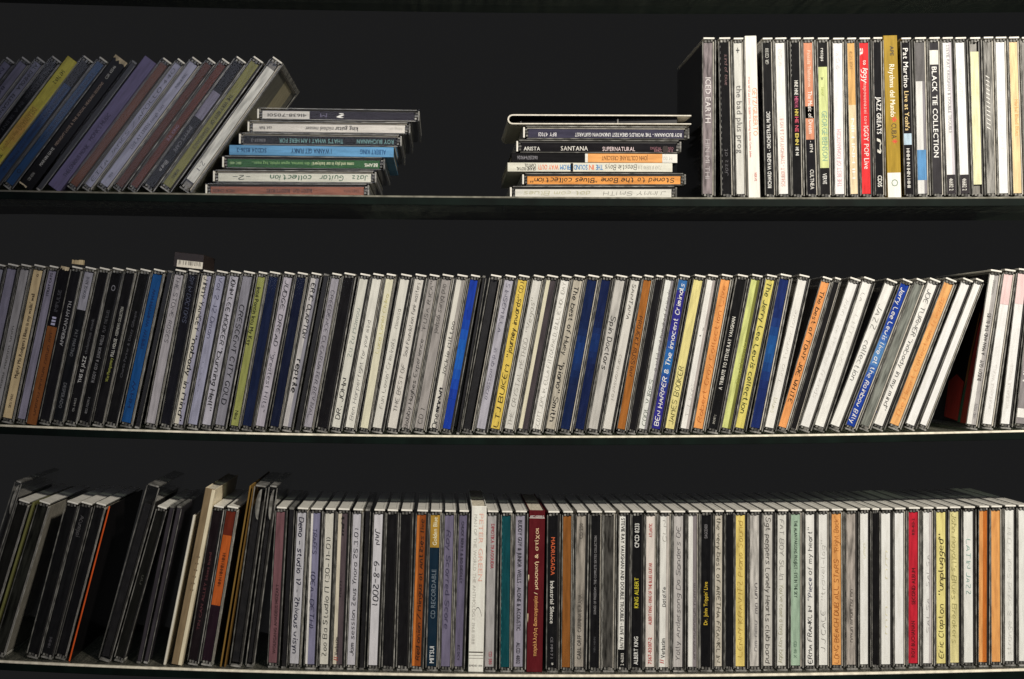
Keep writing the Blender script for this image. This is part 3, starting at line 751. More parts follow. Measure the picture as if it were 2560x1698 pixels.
# ---- bottom shelf
A, B, Cc, D, Ee, F, G, Hh = (q(b, 2.914) for b in (0, 320, 640, 960, 1280, 1600, 1920, 2200))
ROW3 = [
 E(A(-285), A(45), 'turned', "turned clear case with white lit corner at the picture edge", 10.4, h=142),
 C(A(-205), A(118), "dark spined case whose clear top corner is lit white", '#1a1a18', book='p'),
 E(A(-95), A(222), 'card', "thin olive yellow card sleeve leaning between clear cases", 1.7, col='#7f7f4e', texts=()),
 C(A(-48), A(272), "clear cracked case over a dark grey green spine", '#23241f', book='p', tray='k', wear=.5),
 C(A(200), A(478), "glossy black spine with bright thin outline", '#121214'),
 C(A(302), A(580), "black spine with faint grey lettering at its head", '#17171a', [h("Acunepoi", .8, .94, 'd', '#7d7b7e', 3.6, .6), p("HIHIHI", .04, .11, 'u', '#57555a', 2.4)]),
 C(A(408), A(690), "black spine with a long pale reflection", '#131316', book='p', wmax=9.5),
 E(A(508), A(785), 'card', "thin bright orange card sleeve on the dark bottom shelf", 1.2, col='#e2602c', side='#151314', texts=(), hh=124),
 E(A(715), B(80), 'turned', "tall turned black case with a thin bright edge", 10.4, h=142, moon=False),
 C(A(838), B(205), "black case with row of bright spots on its top", '#151513', [h("nn", .5, .56, 'u', '#4a4a44', 3)], wmax=10.4),
 SLIM(B(58), B(288), "slim case with dark grey spine, first of two", '#3a363c', wmax=5.0),
 SLIM(B(108), B(340), "slim case with dark grey spine, second of two", '#3d393f', wmax=5.0),
 E(B(262), B(478), 'card', "thin white paper sleeve with a bent upper end", 1.6, col='#ece6d6', texts=(), hh=118),
 E(B(320), B(530), 'card', "tall cream card box with dotted brown spine", 10.8, col='#8d7a5e', strip='#efe2c4', texts=[p(": : : : : :", .42, .62, 'u', '#5a4c3c', 4.0, .5), p(". .", .16, .2, 'u', '#5a4c3c', 2)], hh=139, side='#efe2c4', tb='book'),  # shaded front and lit strip are both put into the card colours
 C(B(440), B(620), "black spine with dim red brown print", '#1a1216', [p("TIN CAN ALLEY blues band", .2, .72, 'u', '#5a3236', 2.4)], wmax=9.5),
 C(B(538), B(718), "orange over dark plum spine in scuffed clear wrap", '#c2602a', [p("HIHN HIHHIN HINH", .5, .72, 'u', '#5a2a12', 2.6)], segs=[(0.0, .37, '#24141f'), (.84, 1.0, '#6a2a1c')], book='p'),
 E(B(672), B(852), 'card', "pair of golden card edges, front one", 1.2, col='#8a6c38', texts=(), hh=142),
 E(B(704), B(876), 'card', "pair of golden card edges, rear one", 1.0, col='#75592e', texts=(), hh=141),
 E(B(740), B(893), 'turned', "tall turned clear case right of the golden edges", 10.0, h=142),
 E(Cc(-78), Cc(66), 'turned', "tall turned clear case beside the plum brown spine", 9.6, h=142),
 C(Cc(90), Cc(150), "plum brown spine with dark printed capitals", '#7a565c', [p("WOLFGANG AMADEUS MOZART", .06, .52, 'u', '#3a2226', 2.6, .6)]),
 SLIM(Cc(178), Cc(232), "narrow black case right of the plum brown spine", None, wmax=5.4),
 C(Cc(246), Cc(303), "pale grey spine with dense dark blue handwriting", '#c2c1c8', [h("Demo - studio 17 - Zhivous wisyn", .07, .97, 'd', '#1f1f38', 4.0, 1.05)]),
 C(Cc(358), Cc(402), "violet grey spine with a white left edge", '#e2dfdc', [h("TRAFFS", .73, .9, 'd', '#2b2a48', 3.6, .8), h("(OEA-\u0398ETH)", .24, .62, 'd', '#2b2a48', 3.6, .9)], split=(.25, '#8886a2')),
 C(Cc(465), Cc(507), "off white spine with a bracketed handwritten date", '#d9d6cc', [h("Zoo Ba Studio \u03a0 (30-11-01)", .05, .84, 'u', '#23251f', 3.9, .75)]),
 C(Cc(558), Cc(600), "cream edged dark spine with smudged marks", '#dcd3c0', [p("Verbatim", .06, .18, 'u', '#1a1618', 3.0, .35), h("mM", .86, .97, 'u', '#1a1618', 2.8, 1.4), h("mm", .45, .55, 'u', '#2a2225', 2.4, 1), p("//", .025, .05, 'u', '#b03020', 3.2, .3, .05)], split=(.4, '#5b4f54')),
 C(Cc(665), Cc(710), "light lilac spine with handwritten date at its head", '#c9c7cf', [h("Jam session Zeus Ynora 25.3.01", .06, .9, 'u', '#1b1b25', 3.7, .85)]),
 SLIM(Cc(745), Cc(788), "narrow black case between two dated white spines", None, wmax=5.2),
 C(Cc(820), Cc(863), "white spine with large handwritten date", '#d6d4da', [h("JAN", .8, .905, 'd', '#1b1b25', 4.6, .9), h("6-8-2001", .4, .69, 'd', '#1b1b25', 4.8, .95)]),
 C(Cc(925), Cc(960), "black spine right of the large handwritten date", '#161518', wmax=10),
 C(D(96), D(126), "black spine left of the dark orange one", '#151417'),
 C(D(203), D(243), "dark orange spine scrawled over in black", '#d07a38', [h("Red onion / Mingus at Antibes live", .04, .97, 'u', '#1f0f08', 3.4, 1.1, .62)], split=(.3, '#8f4a1f')),
 C(D(313), D(342), "blue black spine with a gold head panel", '#12283a', [p("Golden Blue", .8, .985, 'u', '#f0e4c4', 3.4, .5, .01), p("CD RECORDABLE", .315, .64, 'u', '#6d7a86', 3.6), p("MITSUI", .02, .13, 'u', '#d9dde0', 3.6, .5, .02)], segs=[(.785, 1.0, '#b58f3c')]),
 C(D(416), D(446), "violet grey spine with dark rounded handwriting", '#77718a', [h("Ray Scorred Score", .25, .9, 'd', '#3a3550', 3.8, .8)]),
 C(D(515), D(552), "violet grey spine left of the tall white card", '#6d6780', [p("CHUCK BERRY & BO DIDDLEY", .55, .96, 'd', '#2a2638', 2.6, .5, .01), p("KC DCV", .04, .14, 'd', '#2a2638', 2.4)], wmax=9.0),
 CARD(D(614), D(638), "wide white card box with pale red and grey print", '#f2efe6', [p("PETER GREEN", .55, .965, 'd', '#e2b8aa', 3.6, .68), p("MAN OF THE WORLD THE ANTHOLOGY 1968 1988", .16, .96, 'd', '#bdbab2', 2.6, .28), h("(", .36, .44, 'd', '#3a3430', 6, .15, .62), p("EMDD 014", .022, .04, 'x', '#5a5650', 1.6)], wmax=12.2, segs=[(.115, .122, '#4f473f'), (.098, .101, '#77706a'), (.08, .083, '#8a837c')], hh=128.5),
 C(D(737), D(758), "grey spine with crimson capitals", '#b0adad', [p("DIMOTIKA TRAGOUDIA", .65, .945, 'd', '#a83848', 2.8, .62), p("CD 580", .015, .1, 'd', '#a83848', 2.8, .62)], wmax=10.2),
 C(D(850), D(862), "dark teal spine with a dashed bright edge", '#0f4a52', [p("- - - - - - - - - - - - - - - - - - - - - -", .02, .98, 'd', '#58b0b4', 1.0, .06, .03)]),
 C(D(945), D(962), "grey violet spine with heavy dark capitals", '#9c98a8', [p("BUDDY GUY & JUNIOR WELLS . ALONE & ACOUSTIC", .24, .97, 'd', '#1d1b26', 3.2, .5, .02), p("ALCD 4802", .02, .16, 'd', '#1d1b26', 3.2, .5, .02)]),
 CARD(Ee(106), Ee(126), "wide dark red card box with golden print", '#5e1c22', [p("\u03c0\u03b1\u03c1\u03ac\u03bb\u03bb\u03b7\u03bb\u03b7 \u03b4\u03b9\u03c3\u03ba\u03bf\u03b3\u03c1\u03b1\u03c6\u03af\u03b1", .09, .47, 'u', '#e0a868', 2.8, .5, .02), p("/ \u03bc\u03bf\u03c5\u03c3\u03b9\u03ba\u03ae & \u03c3\u03c4\u03af\u03c7\u03bf\u03b9", .48, .9, 'u', '#e8c8a0', 2.8, .5, .02), p("AKT 428300-2", .968, .98, 'x', '#f0ece4', 1.5)], wmax=12.2, segs=[(.952, .956, '#e8e0d8')], worn=[(.55, .60, .0, .06), (.3, .36, .0, .05)], hh=125.5),
 C(Ee(256), Ee(266), "black spine with orange and white downward print", '#131316', [p("MADRUGADA", .61, .86, 'd', '#d2643a', 3.2, .55, .01), p("Industrial Silence", .29, .57, 'd', '#dcdad4', 3.2, .5, .008), p("CE MM 7 1", .06, .2, 'd', '#77757a', 2), p("*", .015, .03, 'd', '#e6e4dc', 3)]),
 C(Ee(366), Ee(376), "plain brown spine with a light edge", '#8f5a2a', book='p'),
 C(Ee(456), Ee(476), "stone grey spine with worn dark capitals", '#a09990', [p("CARL ORFF", .05, .21, 'u', '#3f3a36', 3.2), p("CARMINA BURANA", .23, .48, 'u', '#5a544e', 3.0), p("CD 250", .85, .95, 'u', '#57514b', 2.8)], wear=.35),
 C(Ee(570), Ee(581), "black spine with one line of tiny white print", '#131316', [p("SONGS OF FREEDOM - THE COMPLETE SIXTIES COLLECTION", .35, .87, 'u', '#8d8b8e', 2.0), p("HIN HIHN", .1, .2, 'u', '#4a4a4e', 1.8)]),
 C(Ee(666), Ee(677), "empty clear case with smoky grey inside", '#4a4845', wear=.5, tray='g'),
 C(Ee(775), Ee(788), "white strip over black spine with stretched capitals", '#ecebe6', [p("STEVIE RAY VAUGHAN AND DOUBLE TROUBLE - LIVE ALIVE", .12, .985, 'd', '#101012', 3.2, .42, .02), p("2 463393", .01, .09, 'u', '#dcdad4', 2.6)], split=(.72, '#1a191b'), segs=[(0.0, .115, '#121214')]),
 C(Ee(872), Ee(882), "black spine with white and yellow printed capitals", '#121215', [p("ALBERT KING", .015, .2, 'u', '#efeee8', 3.4, .5, .02), p("KING ALBERT", .39, .59, 'u', '#d6c93a', 3.4, .5, .02), p("CPCD 8233", .79, .95, 'u', '#efeee8', 3.6, .5, .02)]),
 C(Ee(975), Ee(982), "pinkish white spine with red printed capitals", '#e6ddd6', [p("7567-82017-2", .02, .195, 'u', '#b8332c', 3.0, .5, .01), p("ALBERT KING - KING OF THE BLUES GUITAR", .28, .69, 'u', '#b8332c', 2.8, .5, .01), p("ATLANTIC", .86, .95, 'u', '#b8332c', 2.8, .5, .01)]),
 C(F(140), F(150), "white spine with a red mark at its foot", '#ecebe6', [p("Verbatim", .06, .19, 'u', '#2a2826', 3.4, .42), h("Datalife", .4, .53, 'u', '#1c1a19', 2.8, .8), h("CLN", .83, .97, 'u', PG, 3.2, .5), p("//", .025, .05, 'u', '#c03020', 3.4, .3, .05)], split=(.7, '#c9c2bb')),
 C(F(244), F(250), "pale grey spine with wavy grey handwriting", '#c5c1bf', [h("Yolly Andersong Do Sanders OE", .04, .93, 'u', '#5d595a', 3.6, .65)]),
 C(F(354), F(357), "white strip beside a mottled dark grey one", '#efeeea', [h("mnmn numnmum numnm", .05, .55, 'u', '#4a4547', 2.8, .7, .72)], split=(.55, '#8b8487')),
 C(F(446), F(451), "black spine with yellow blackletter print", '#111114', [p("Dr. John Trippin' Live", .275, .56, 'u', '#d8b93c', 3.0, .5, .015), p("EAGCD033", .85, .94, 'u', '#8a888c', 2.4)]),
 C(F(551), F(555), "beige spine with bold handwriting running down", '#cdc6b8', [h("the very best of ARETHA FRANKLIN", .03, .985, 'd', '#4f4a3c', 4.3, .9)]),
 C(F(632), F(634), "glossy black case left of a yellow spine", '#141417', wmax=7.2),
 C(F(700), F(702), "yellow spine with pale ochre handwriting", '#ecd27a', [h("LENNY KRAVITZ Piano Sound", .06, .96, 'u', '#b89a48', 3.9, .65)]),
 C(F(804), F(806), "light grey spine with blurred smudges", '#c9c5c0', [h("mn umn", .35, .55, 'u', '#6d686a', 3.2, .9, .65), h("nm nmu", .1, .3, 'u', '#8a8688', 3.2, .8, .6)], wear=.3),
 C(F(905), F(906), "grey white spine with tightly looped handwriting", '#cbc8c2', [h("Sgt peppers Lonely Hearts club band", .02, .985, 'd', '#3f3b36', 4.0, .8)]),
 C(F(1004), G(76), "white spine with grey and olive handwriting", '#deddd6', [h("FAT BOY SLIM", .57, .97, 'd', '#85837f', 3.8, .6), h("You've come a long way baby", .02, .54, 'd', '#a3a07c', 3.6, .6)]),
 C(G(172), G(172), "pale green spine with small dark print", '#a9c2ac', [p("THE ALAN PARSONS PROJECT - EYE IN THE SKY", .45, .96, 'd', '#2f3f34', 2.6, .55, .01), p("CD 40 X", .05, .16, 'd', '#6f8a76', 2.4)]),
 C(G(281), G(280), "white spine with black writing and one blue word", '#eeede9', [h("ERMA FRANKLIN", .01, .39, 'u', '#141414', 3.9, 1.0), h('"Piece', .43, .58, 'u', '#15204f', 3.9, .9), h('of my heart"', .6, .91, 'u', '#1c1c1c', 3.9, .75)]),
 C(G(379), G(376), "white spine with thin grey initials", '#efeeea', [h("J J CALE", .09, .36, 'u', '#8a8884', 4.0, .55), h('"travel-log"', .43, .82, 'u', '#bcbab4', 3.8, .5)]),
 C(G(474), G(471), "orange spine filled with brown handwriting", '#f0aa66', [h("LONG BEACH DUB ALL STARS", .01, .7, 'u', '#a35a20', 4.0, .75), h('"Right Back"', .74, .985, 'u', '#b06a2c', 3.9, .7)], book='p'),
 C(G(579), G(577), "mottled grey brown spine with smeared writing", '#aaa29b', [h("nmun mnum nu mn", .15, .5, 'u', '#57504a', 3.0, .8)], wear=.4),
 C(G(680), G(680), "blank white spine right of the mottled grey one", '#f2f1ec', [h("umn", .7, .8, 'u', '#e2dcb8', 3, .4)]),
 C(G(768), G(767), "black topped black case between white spines", '#131214', wmax=7),
 C(G(831), G(830), "white spine with faint ochre specks", '#f2f1ec', [h("mn . nm", .2, .75, 'u', '#ddd8b8', 3, .4)]),
 C(G(932), G(930), "white spine left of the crimson one", '#f3f2ee'),
 C(Hh(215), Hh(216), "crimson spine with dark red capitals", '#c8283a', [p("ROY BUCHANAN", .04, .28, 'u', '#4a0f18', 3.0, .5, .008), p("SECOND ALBUM", .39, .63, 'u', '#4a0f18', 3.0, .55, .008), p("831-413-2", .85, .96, 'u', '#5a121c', 2.2)]),
 C(Hh(320), Hh(320), "white spine with small grey word repeated", '#efeeec', [h("SALSA . SALSA", .2, .72, 'u', '#a3a09e', 3.2, .5, .6)], split=(.72, '#c6c0c0')),
 C(Hh(415), Hh(413), "pale yellow spine with flowing dark handwriting", '#f0df92', [h("Eric Clapton", .03, .39, 'u', '#3a300f', 4.2, .75), h('"unplugged"', .45, .85, 'u', '#33290c', 4.2, .85)]),
 C(Hh(520), Hh(516), "pale yellow spine with olive grey handwriting", '#e6dca0', [h("John Mayall's Blues Breakers", .13, .99, 'd', '#a39c68', 4.2, .7)]),
 C(Hh(618), Hh(615), "white spine with teal handwritten letters", '#eeeeea', [h("LATIN JAZZ", .45, .82, 'd', '#7fa89e', 3.8, .7)]),
 C(Hh(724), Hh(728), "two tone orange spine with brown middle", '#f0a866', split=(.5, '#c97230')),
 C(Hh(820), Hh(816), "plain bright orange spine", '#f4aa66', book='p'),
 C(Hh(918), Hh(918), "white spine with pencil thin grey writing", '#efefeb', [h("strange & salud Soul 7 OIN", .04, .88, 'u', '#c6c5c0', 3.6, .45)]),
 C(Hh(1020), Hh(1016), "white spine cut off by the picture edge", '#f0efeb'),
]
# ---- upper shelf, upright run on the right
Ee, F, G = (q(b, 3.484) for b in (1680, 1960, 2240))
ROW1 = [
 C(Ee(272), Ee(276), "grey violet spine with pale stretched capitals", '#8d8386', [p("ICED EARTH", .47, .77, 'd', '#d5cfcf', 4.4, .55, .01), p("HIN MI THI", .1, .36, 'd', '#aaa3a5', 3.6, .5)], book='p', wear=.4),
 C(Ee(440), Ee(415), "black spine with tiny slanted signature", '#121215', [p("- - - - - - - - - - - - - - - - - - - - - - - - - -", .02, .98, 'd', '#b9b7b4', .9, .08, .04), h("Jazz at", .12, .3, 'u', '#6d6b70', 3.0, .5), h("kind of blue", .72, .92, 'd', '#8a6a6c', 2.4, .6, .7)], book='p'),
 C(Ee(572), Ee(545), "white spine with large grey lower case print", '#d9d8d2', [p("the bad plus prog", .27, .72, 'd', '#6d6b69', 5.2, .58), p("+", .935, .97, 'd', '#2a2a2a', 4.6)], book='p'),
 CARD(Ee(670), Ee(638), "white card sleeve with orange and red print", '#f0ece4', [p("GETZ/GILBERTO", .385, .685, 'd', '#eba585', 3.8, .76, .015), p("STAN GETZ and JOAO GILBERTO featuring Antonio Carlos Jobim", .25, .755, 'd', '#c45a4a', 1.6, .25, .01), p("VERVE", .1, .155, 'd', '#c45a4a', 2.0, .66, .01)], wmax=9.0, hh=126.5),
 C(Ee(825), Ee(797), "black spine with white printed capitals reading up", '#1a1a1c', [p("RICHARD WAGNER - ORCHESTRAL MUSIC", .04, .545, 'u', '#efeee8', 3.4, .5, .02), p("GR CD301", .86, .965, 'u', '#bdbcb6', 3.0)]),
 C(Ee(938), Ee(905), "white spine with faint salmon printed capitals", '#f1efec', [p("SCHUBERT - SYMPHONY NO 5 & NO 8", .05, .5, 'u', '#e0b3a8', 3.0, .5, .01), p("GR CD302", .85, .96, 'u', '#e2dcda', 3.0)]),
 C(F(85), F(64), "black spine with pink, yellow and white lettering", '#121215', [p("HNE HNE", .655, .75, 'd', '#e6e4dc', 3.2, .6, .04), p("HEN H.", .57, .645, 'd', '#c2547c', 3.2, .6, .04), p("HN", .52, .56, 'd', '#d6bf52', 3.2, .6, .04), p("HE NE", .41, .51, 'd', '#c2445c', 3.2, .6, .04), p("EHN", .325, .4, 'd', '#d6c25a', 3.2, .6, .04), p("HE NI", .255, .31, 'd', '#e6e4dc', 2.8, .6, .04), p("- - - - - - -", .78, .99, 'd', '#dcdad4', .9, .05, .04)]),
 C(F(210), F(175), "salmon and black spine with white print", '#17161d', [p("The Music of Dream", .4, .68, 'd', '#f2e4dc', 3.6, .6, .015), p("Pantelis Thalassinos", .71, .95, 'd', '#f0c9b4', 3.0, .6), p("- 1974", .275, .35, 'd', '#dcdad4', 2.8, .6, .01), p("CULTNEA", .03, .16, 'd', '#dcdad4', 3.2, .6, .02)], segs=[(.36, 1.0, '#d69274'), (.5, .58, '#7c3a34')], book='p'),
 C(F(325), F(300), "lime spine with black panels at both ends", '#d5dd9c', [p("GEORGE BENSON", .22, .55, 'd', '#8fb096', 4.4, .6), p("VERVE", .065, .135, 'd', '#efeee8', 3.2, .5, .02), p("recaps", .88, .965, 'd', '#dcdad4', 2.8, .5, .01), p(">", .755, .775, 'd', '#2a2a20', 3, .4), p("tenor", .65, .71, 'd', '#b3bb70', 3)], segs=[(0.0, .172, '#1d1c1e'), (.842, 1.0, '#1d1c1e')], book='p'),
 C(F(455), F(436), "white spine with faint pink printed capitals", '#eeedf0', [p("THE BEST OF ROMANTICISM", .05, .43, 'u', '#e0b6ba', 3.4, .5, .01), p("GR CD 303", .83, .95, 'u', '#dcdadd', 3)]),
 C(F(590), F(560), "tan spine turning cream towards its foot", '#dcae70', [p("NOIR DESIR", .83, .95, 'u', '#b98d50', 2.8), p("HI HNI HIN", .1, .5, 'u', '#f5efe4', 3.0)], segs=[(0.0, .59, '#ead6b2')]),
 C(F(688), F(664), "bright red spine with white print", '#e0383c', [p("to", .855, .885, 'd', '#f6e6e2', 3.2, .6, .02), h("Iggy", .74, .845, 'd', '#f8eeea', 4.6, 1.1, .6), p("napouonazei tov", .46, .735, 'd', '#f2a8a4', 3.0, .6, .01), p("IGGY POP", .25, .45, 'd', '#f6d4d0', 4.0, .6), p("Live", .165, .235, 'd', '#f6e6e2', 4.2, .6, .01), p("a", .92, .965, 'd', '#f6d8d4', 4.0, .3, .02)]),
 C(F(805), F(783), "black spine with stout white capitals", '#17171b', [p("JAZZ GREATS", .395, .64, 'd', '#f2f0ea', 4.6, .62, .05), p("CD05", .045, .12, 'd', '#e6e4dc', 4.4, .6, .03), h("M", .28, .36, 'd', '#cfcdc4', 5, 1.4, .6)], book='p'),
 CARD(F(905), F(868), "gold card sleeve with white foot and red stars", '#a88a34', [p("Rhythms del Mundo", .5, .83, 'd', '#efe8d2', 4.2, .56, .015), p("CUBA", .365, .46, 'd', '#3a2c10', 4.2, .6), p("*", .47, .5, 'd', '#d2402c', 7.0, .5, .03), p("*", .335, .36, 'd', '#d2402c', 7.0, .5, .03), p("O", .065, .11, 'd', '#8a9a8a', 5.6, .55), p("APE", .885, .945, 'd', '#2a2420', 3.2, .6, .02)], segs=[(0.0, .158, '#ecebe4')], wmax=10.6, hh=126.5),
 C(G(92), G(57), "black spine with white and golden serif lettering", '#18161a', [p("Pat Martino", .705, .965, 'd', '#f4f2ec', 4.6, .5, .02), p("Live at Yoshi's", .42, .68, 'd', '#e8c88c', 4.0, .5, .015), p("HHIHI IN IHIN HIHII", .04, .3, 'd', '#dcdad4', 3.0, .5, .04)], segs=[(.325, .4, '#b9cfe0')]),
 C(G(198), G(170), "white spine with grey head and blue patch", '#dddddc', segs=[(.745, 1.0, '#6a6869'), (.09, .29, '#5f93c4')], split=(.75, '#8a868c')),
 C(G(330), G(296), "dark grey spine with heavy white capitals", '#3a383c', [p("BLACK TIE COLLECTION", .24, .84, 'd', '#f4f3ee', 4.2, .5, .02)], segs=[(.855, .95, '#e9e8e2')]),
 C(G(455), G(412), "white spine with dark foot and grey stitched capitals", '#eeedec', [p("STEVIE RAY VAUGHAN & DOUBLE TROUBLE", .4, .985, 'd', '#9a969c', 2.8, .62, .01), p("46682 2", .02, .1, 'd', '#dcdad4', 3.6, .5, .01)], segs=[(0.0, .125, '#3a363a')], split=(.72, '#cfc9d2')),
 C(G(570), G(525), "white spine with dark foot and hardly any print", '#f3f3f2', [p("THE VAUGHAN BROTHERS", .6, .98, 'd', '#e4e4e2', 3.2), p("46682 2", .02, .1, 'd', '#dcdad4', 3.6, .5, .01)], segs=[(0.0, .125, '#3a363a')]),
 C(G(688), G(655), "pale yellow spine between clear ends", '#efebc0', lz=(11.0, H0 - 11.0), tray='g'),
 C(G(800), G(768), "clear grey spine with slanting hatch pattern", '#9a9894', [p("/////////////", .42, .78, 'd', '#e0dfda', 3.4, .4)], wear=.5, tray='g', book='p'),
 C(G(905), G(872), "white spine with small black squares at both ends", '#f2f3f4', [p("HNI HIIN NHI", .3, .9, 'd', '#e0e6ee', 2.6)], tray='g', book='p'),
 C(G(1030), G(990), "peach spine with pale orange print", '#f2d3a4', [p("Herbal Blend Blues", .38, .62, 'd', '#d9a868', 3.2, .7)], tray='g', book='p'),
 C(G(1140), G(1105), "grey case cut off by the picture edge", '#8a8884', tray='g', book='p'),
]

# ------------------------------------------------------------------ placing a row on its shelf
def to_world(px, py):
    return Vector(((px - VPX) / S, 0, (VPY - py) / S))

def shelf_px(si, px):
    X = (px - VPX) / S
    return VPY - SHELF[si](X) * S

def frame(theta):
    return Vector((math.cos(theta), 0, -math.sin(theta))), Vector((math.sin(theta), 0, math.cos(theta)))

def seat(si, Q, theta, w, depth_h):
    """origin of a case whose left edge line runs through Q at angle theta, its lowest corner on the shelf"""
    ax, az = frame(theta)
    P = Q
    for _ in range(4):
        low = P + ax * w if theta >= 0 else P
        P = P + az * ((SHELF[si](low.x) - low.z) / az.z)
    return P

def build_entry(e, w_mm):
    kw = dict(e.kw)
    r_ = kw.pop('art', None)
    if e.kind == 'case':
        return build_case(kw.pop('col'), w=w_mm, **kw)
    if e.kind == 'card':
        hgt = kw.pop('hh', H0); nm = {'book': 'card_box'}.get(kw.pop('tb', ''), 'card_sleeve')
        return build_card(kw.pop('col'), w=w_mm, h=hgt, name=nm, **kw)
    if e.kind == 'slim':
        return build_slim(kw.pop('col'), w=w_mm, texts=kw.pop('texts', ()))
    if e.kind == 'turned':
        return build_turned(w_mm, kw.get('h', 142.0), moon=kw.get('moon', True))

CATS = {'case': 'CD case', 'card': 'CD sleeve', 'slim': 'slim case', 'turned': 'CD case'}
def place_row(si, row, shelf_name, group, step=True):
    pl = []
    for e in row:
        off = 1.1 if e.kind == 'case' else (0.0 if e.kind in ('card', 'turned') else 0.0)
        th = math.asin(max(-.9, min(.9, (e.xt - e.xb) / 378.0)))
        ax, az = frame(th)
        Q = to_world(e.xb, shelf_px(si, e.xb) - 13) - ax * off * MM
        pl.append([e, Q, th, seat(si, Q, th, .0104, H0)])
    for i, (e, Q, th, P) in enumerate(pl):
        wm = e.wmax or 10.7
        if i + 1 < len(pl):
            ax, az = frame(th)
            _, az2 = frame(pl[i + 1][2])
            P2 = pl[i + 1][3]
            g = min((P2 - P).dot(ax), (P2 + az2 * .124 - P).dot(ax)) * 1000 - .12
            if g < 1.0: print("TIGHT", e.desc, round(g, 2))
            wm = max(1.0, min(wm, g))
        r = build_entry(e, wm)
        P = seat(si, Q, th, wm * MM, H0)
        dy = e.dy if e.dy is not None else rng.uniform(-.0008, .0016)
        r.location = (P.x, dy, P.z)
        r.rotation_euler = (0, th, 0)
        tag(r, e.desc + ", " + ordinal(i + 1) + " from left, " + shelf_name, CATS[e.kind], group)
        e.obj = r; e.w = wm
        if e.kw.get('art'):
            art_face(r, wm)
        if wm < 8.5 and e.kind == 'case' and not e.wmax:
            print("THIN", e.desc, round(wm, 2))

def art_face(r, w):
    """printed inlay seen through the back plate: flat picture of red and green shapes on black"""
    base = label_mesh(1.3, 1.45, 3, H0 - 3, 3.5, '#151214')
    b = MB(); b.box(1.22, 1.3, 3.2, D0 - 4, 3.5, H0 - 3.5)
    inlay = link("back_inlay", b.mesh("back_inlay", [paper('#17110f')]), r)
    def band(pts, col, x):
        me = bpy.data.meshes.new("printed_shape")
        me.from_pydata([(x * MM, y * MM, z * MM) for y, z in pts], [], [tuple(range(len(pts)))])
        me.materials.append(paper(col)); link("printed_shape", me, inlay)
    band([(3.5, 4), (18, 4), (16, 40), (10, 78), (3.5, 100)], '#ee5a4a', 1.19)
    band([(18, 4), (25, 4), (22, 30), (16, 40)], '#4a8a68', 1.19)
    band([(25, 5), (60, 7), (62, 36), (44, 42), (24, 36)], '#ee4c3e', 1.19)
    band([(16, 40), (22, 30), (20, 55), (12, 92), (10, 90), (15, 60)], '#c08a4a', 1.18)

place_row(2, ROW2, "middle shelf", "cases packed along the middle shelf")
place_row(3, ROW3, "bottom shelf", "cases packed along the bottom shelf")
place_row(1, ROW1, "upper shelf", "cases upright at the right of the upper shelf")

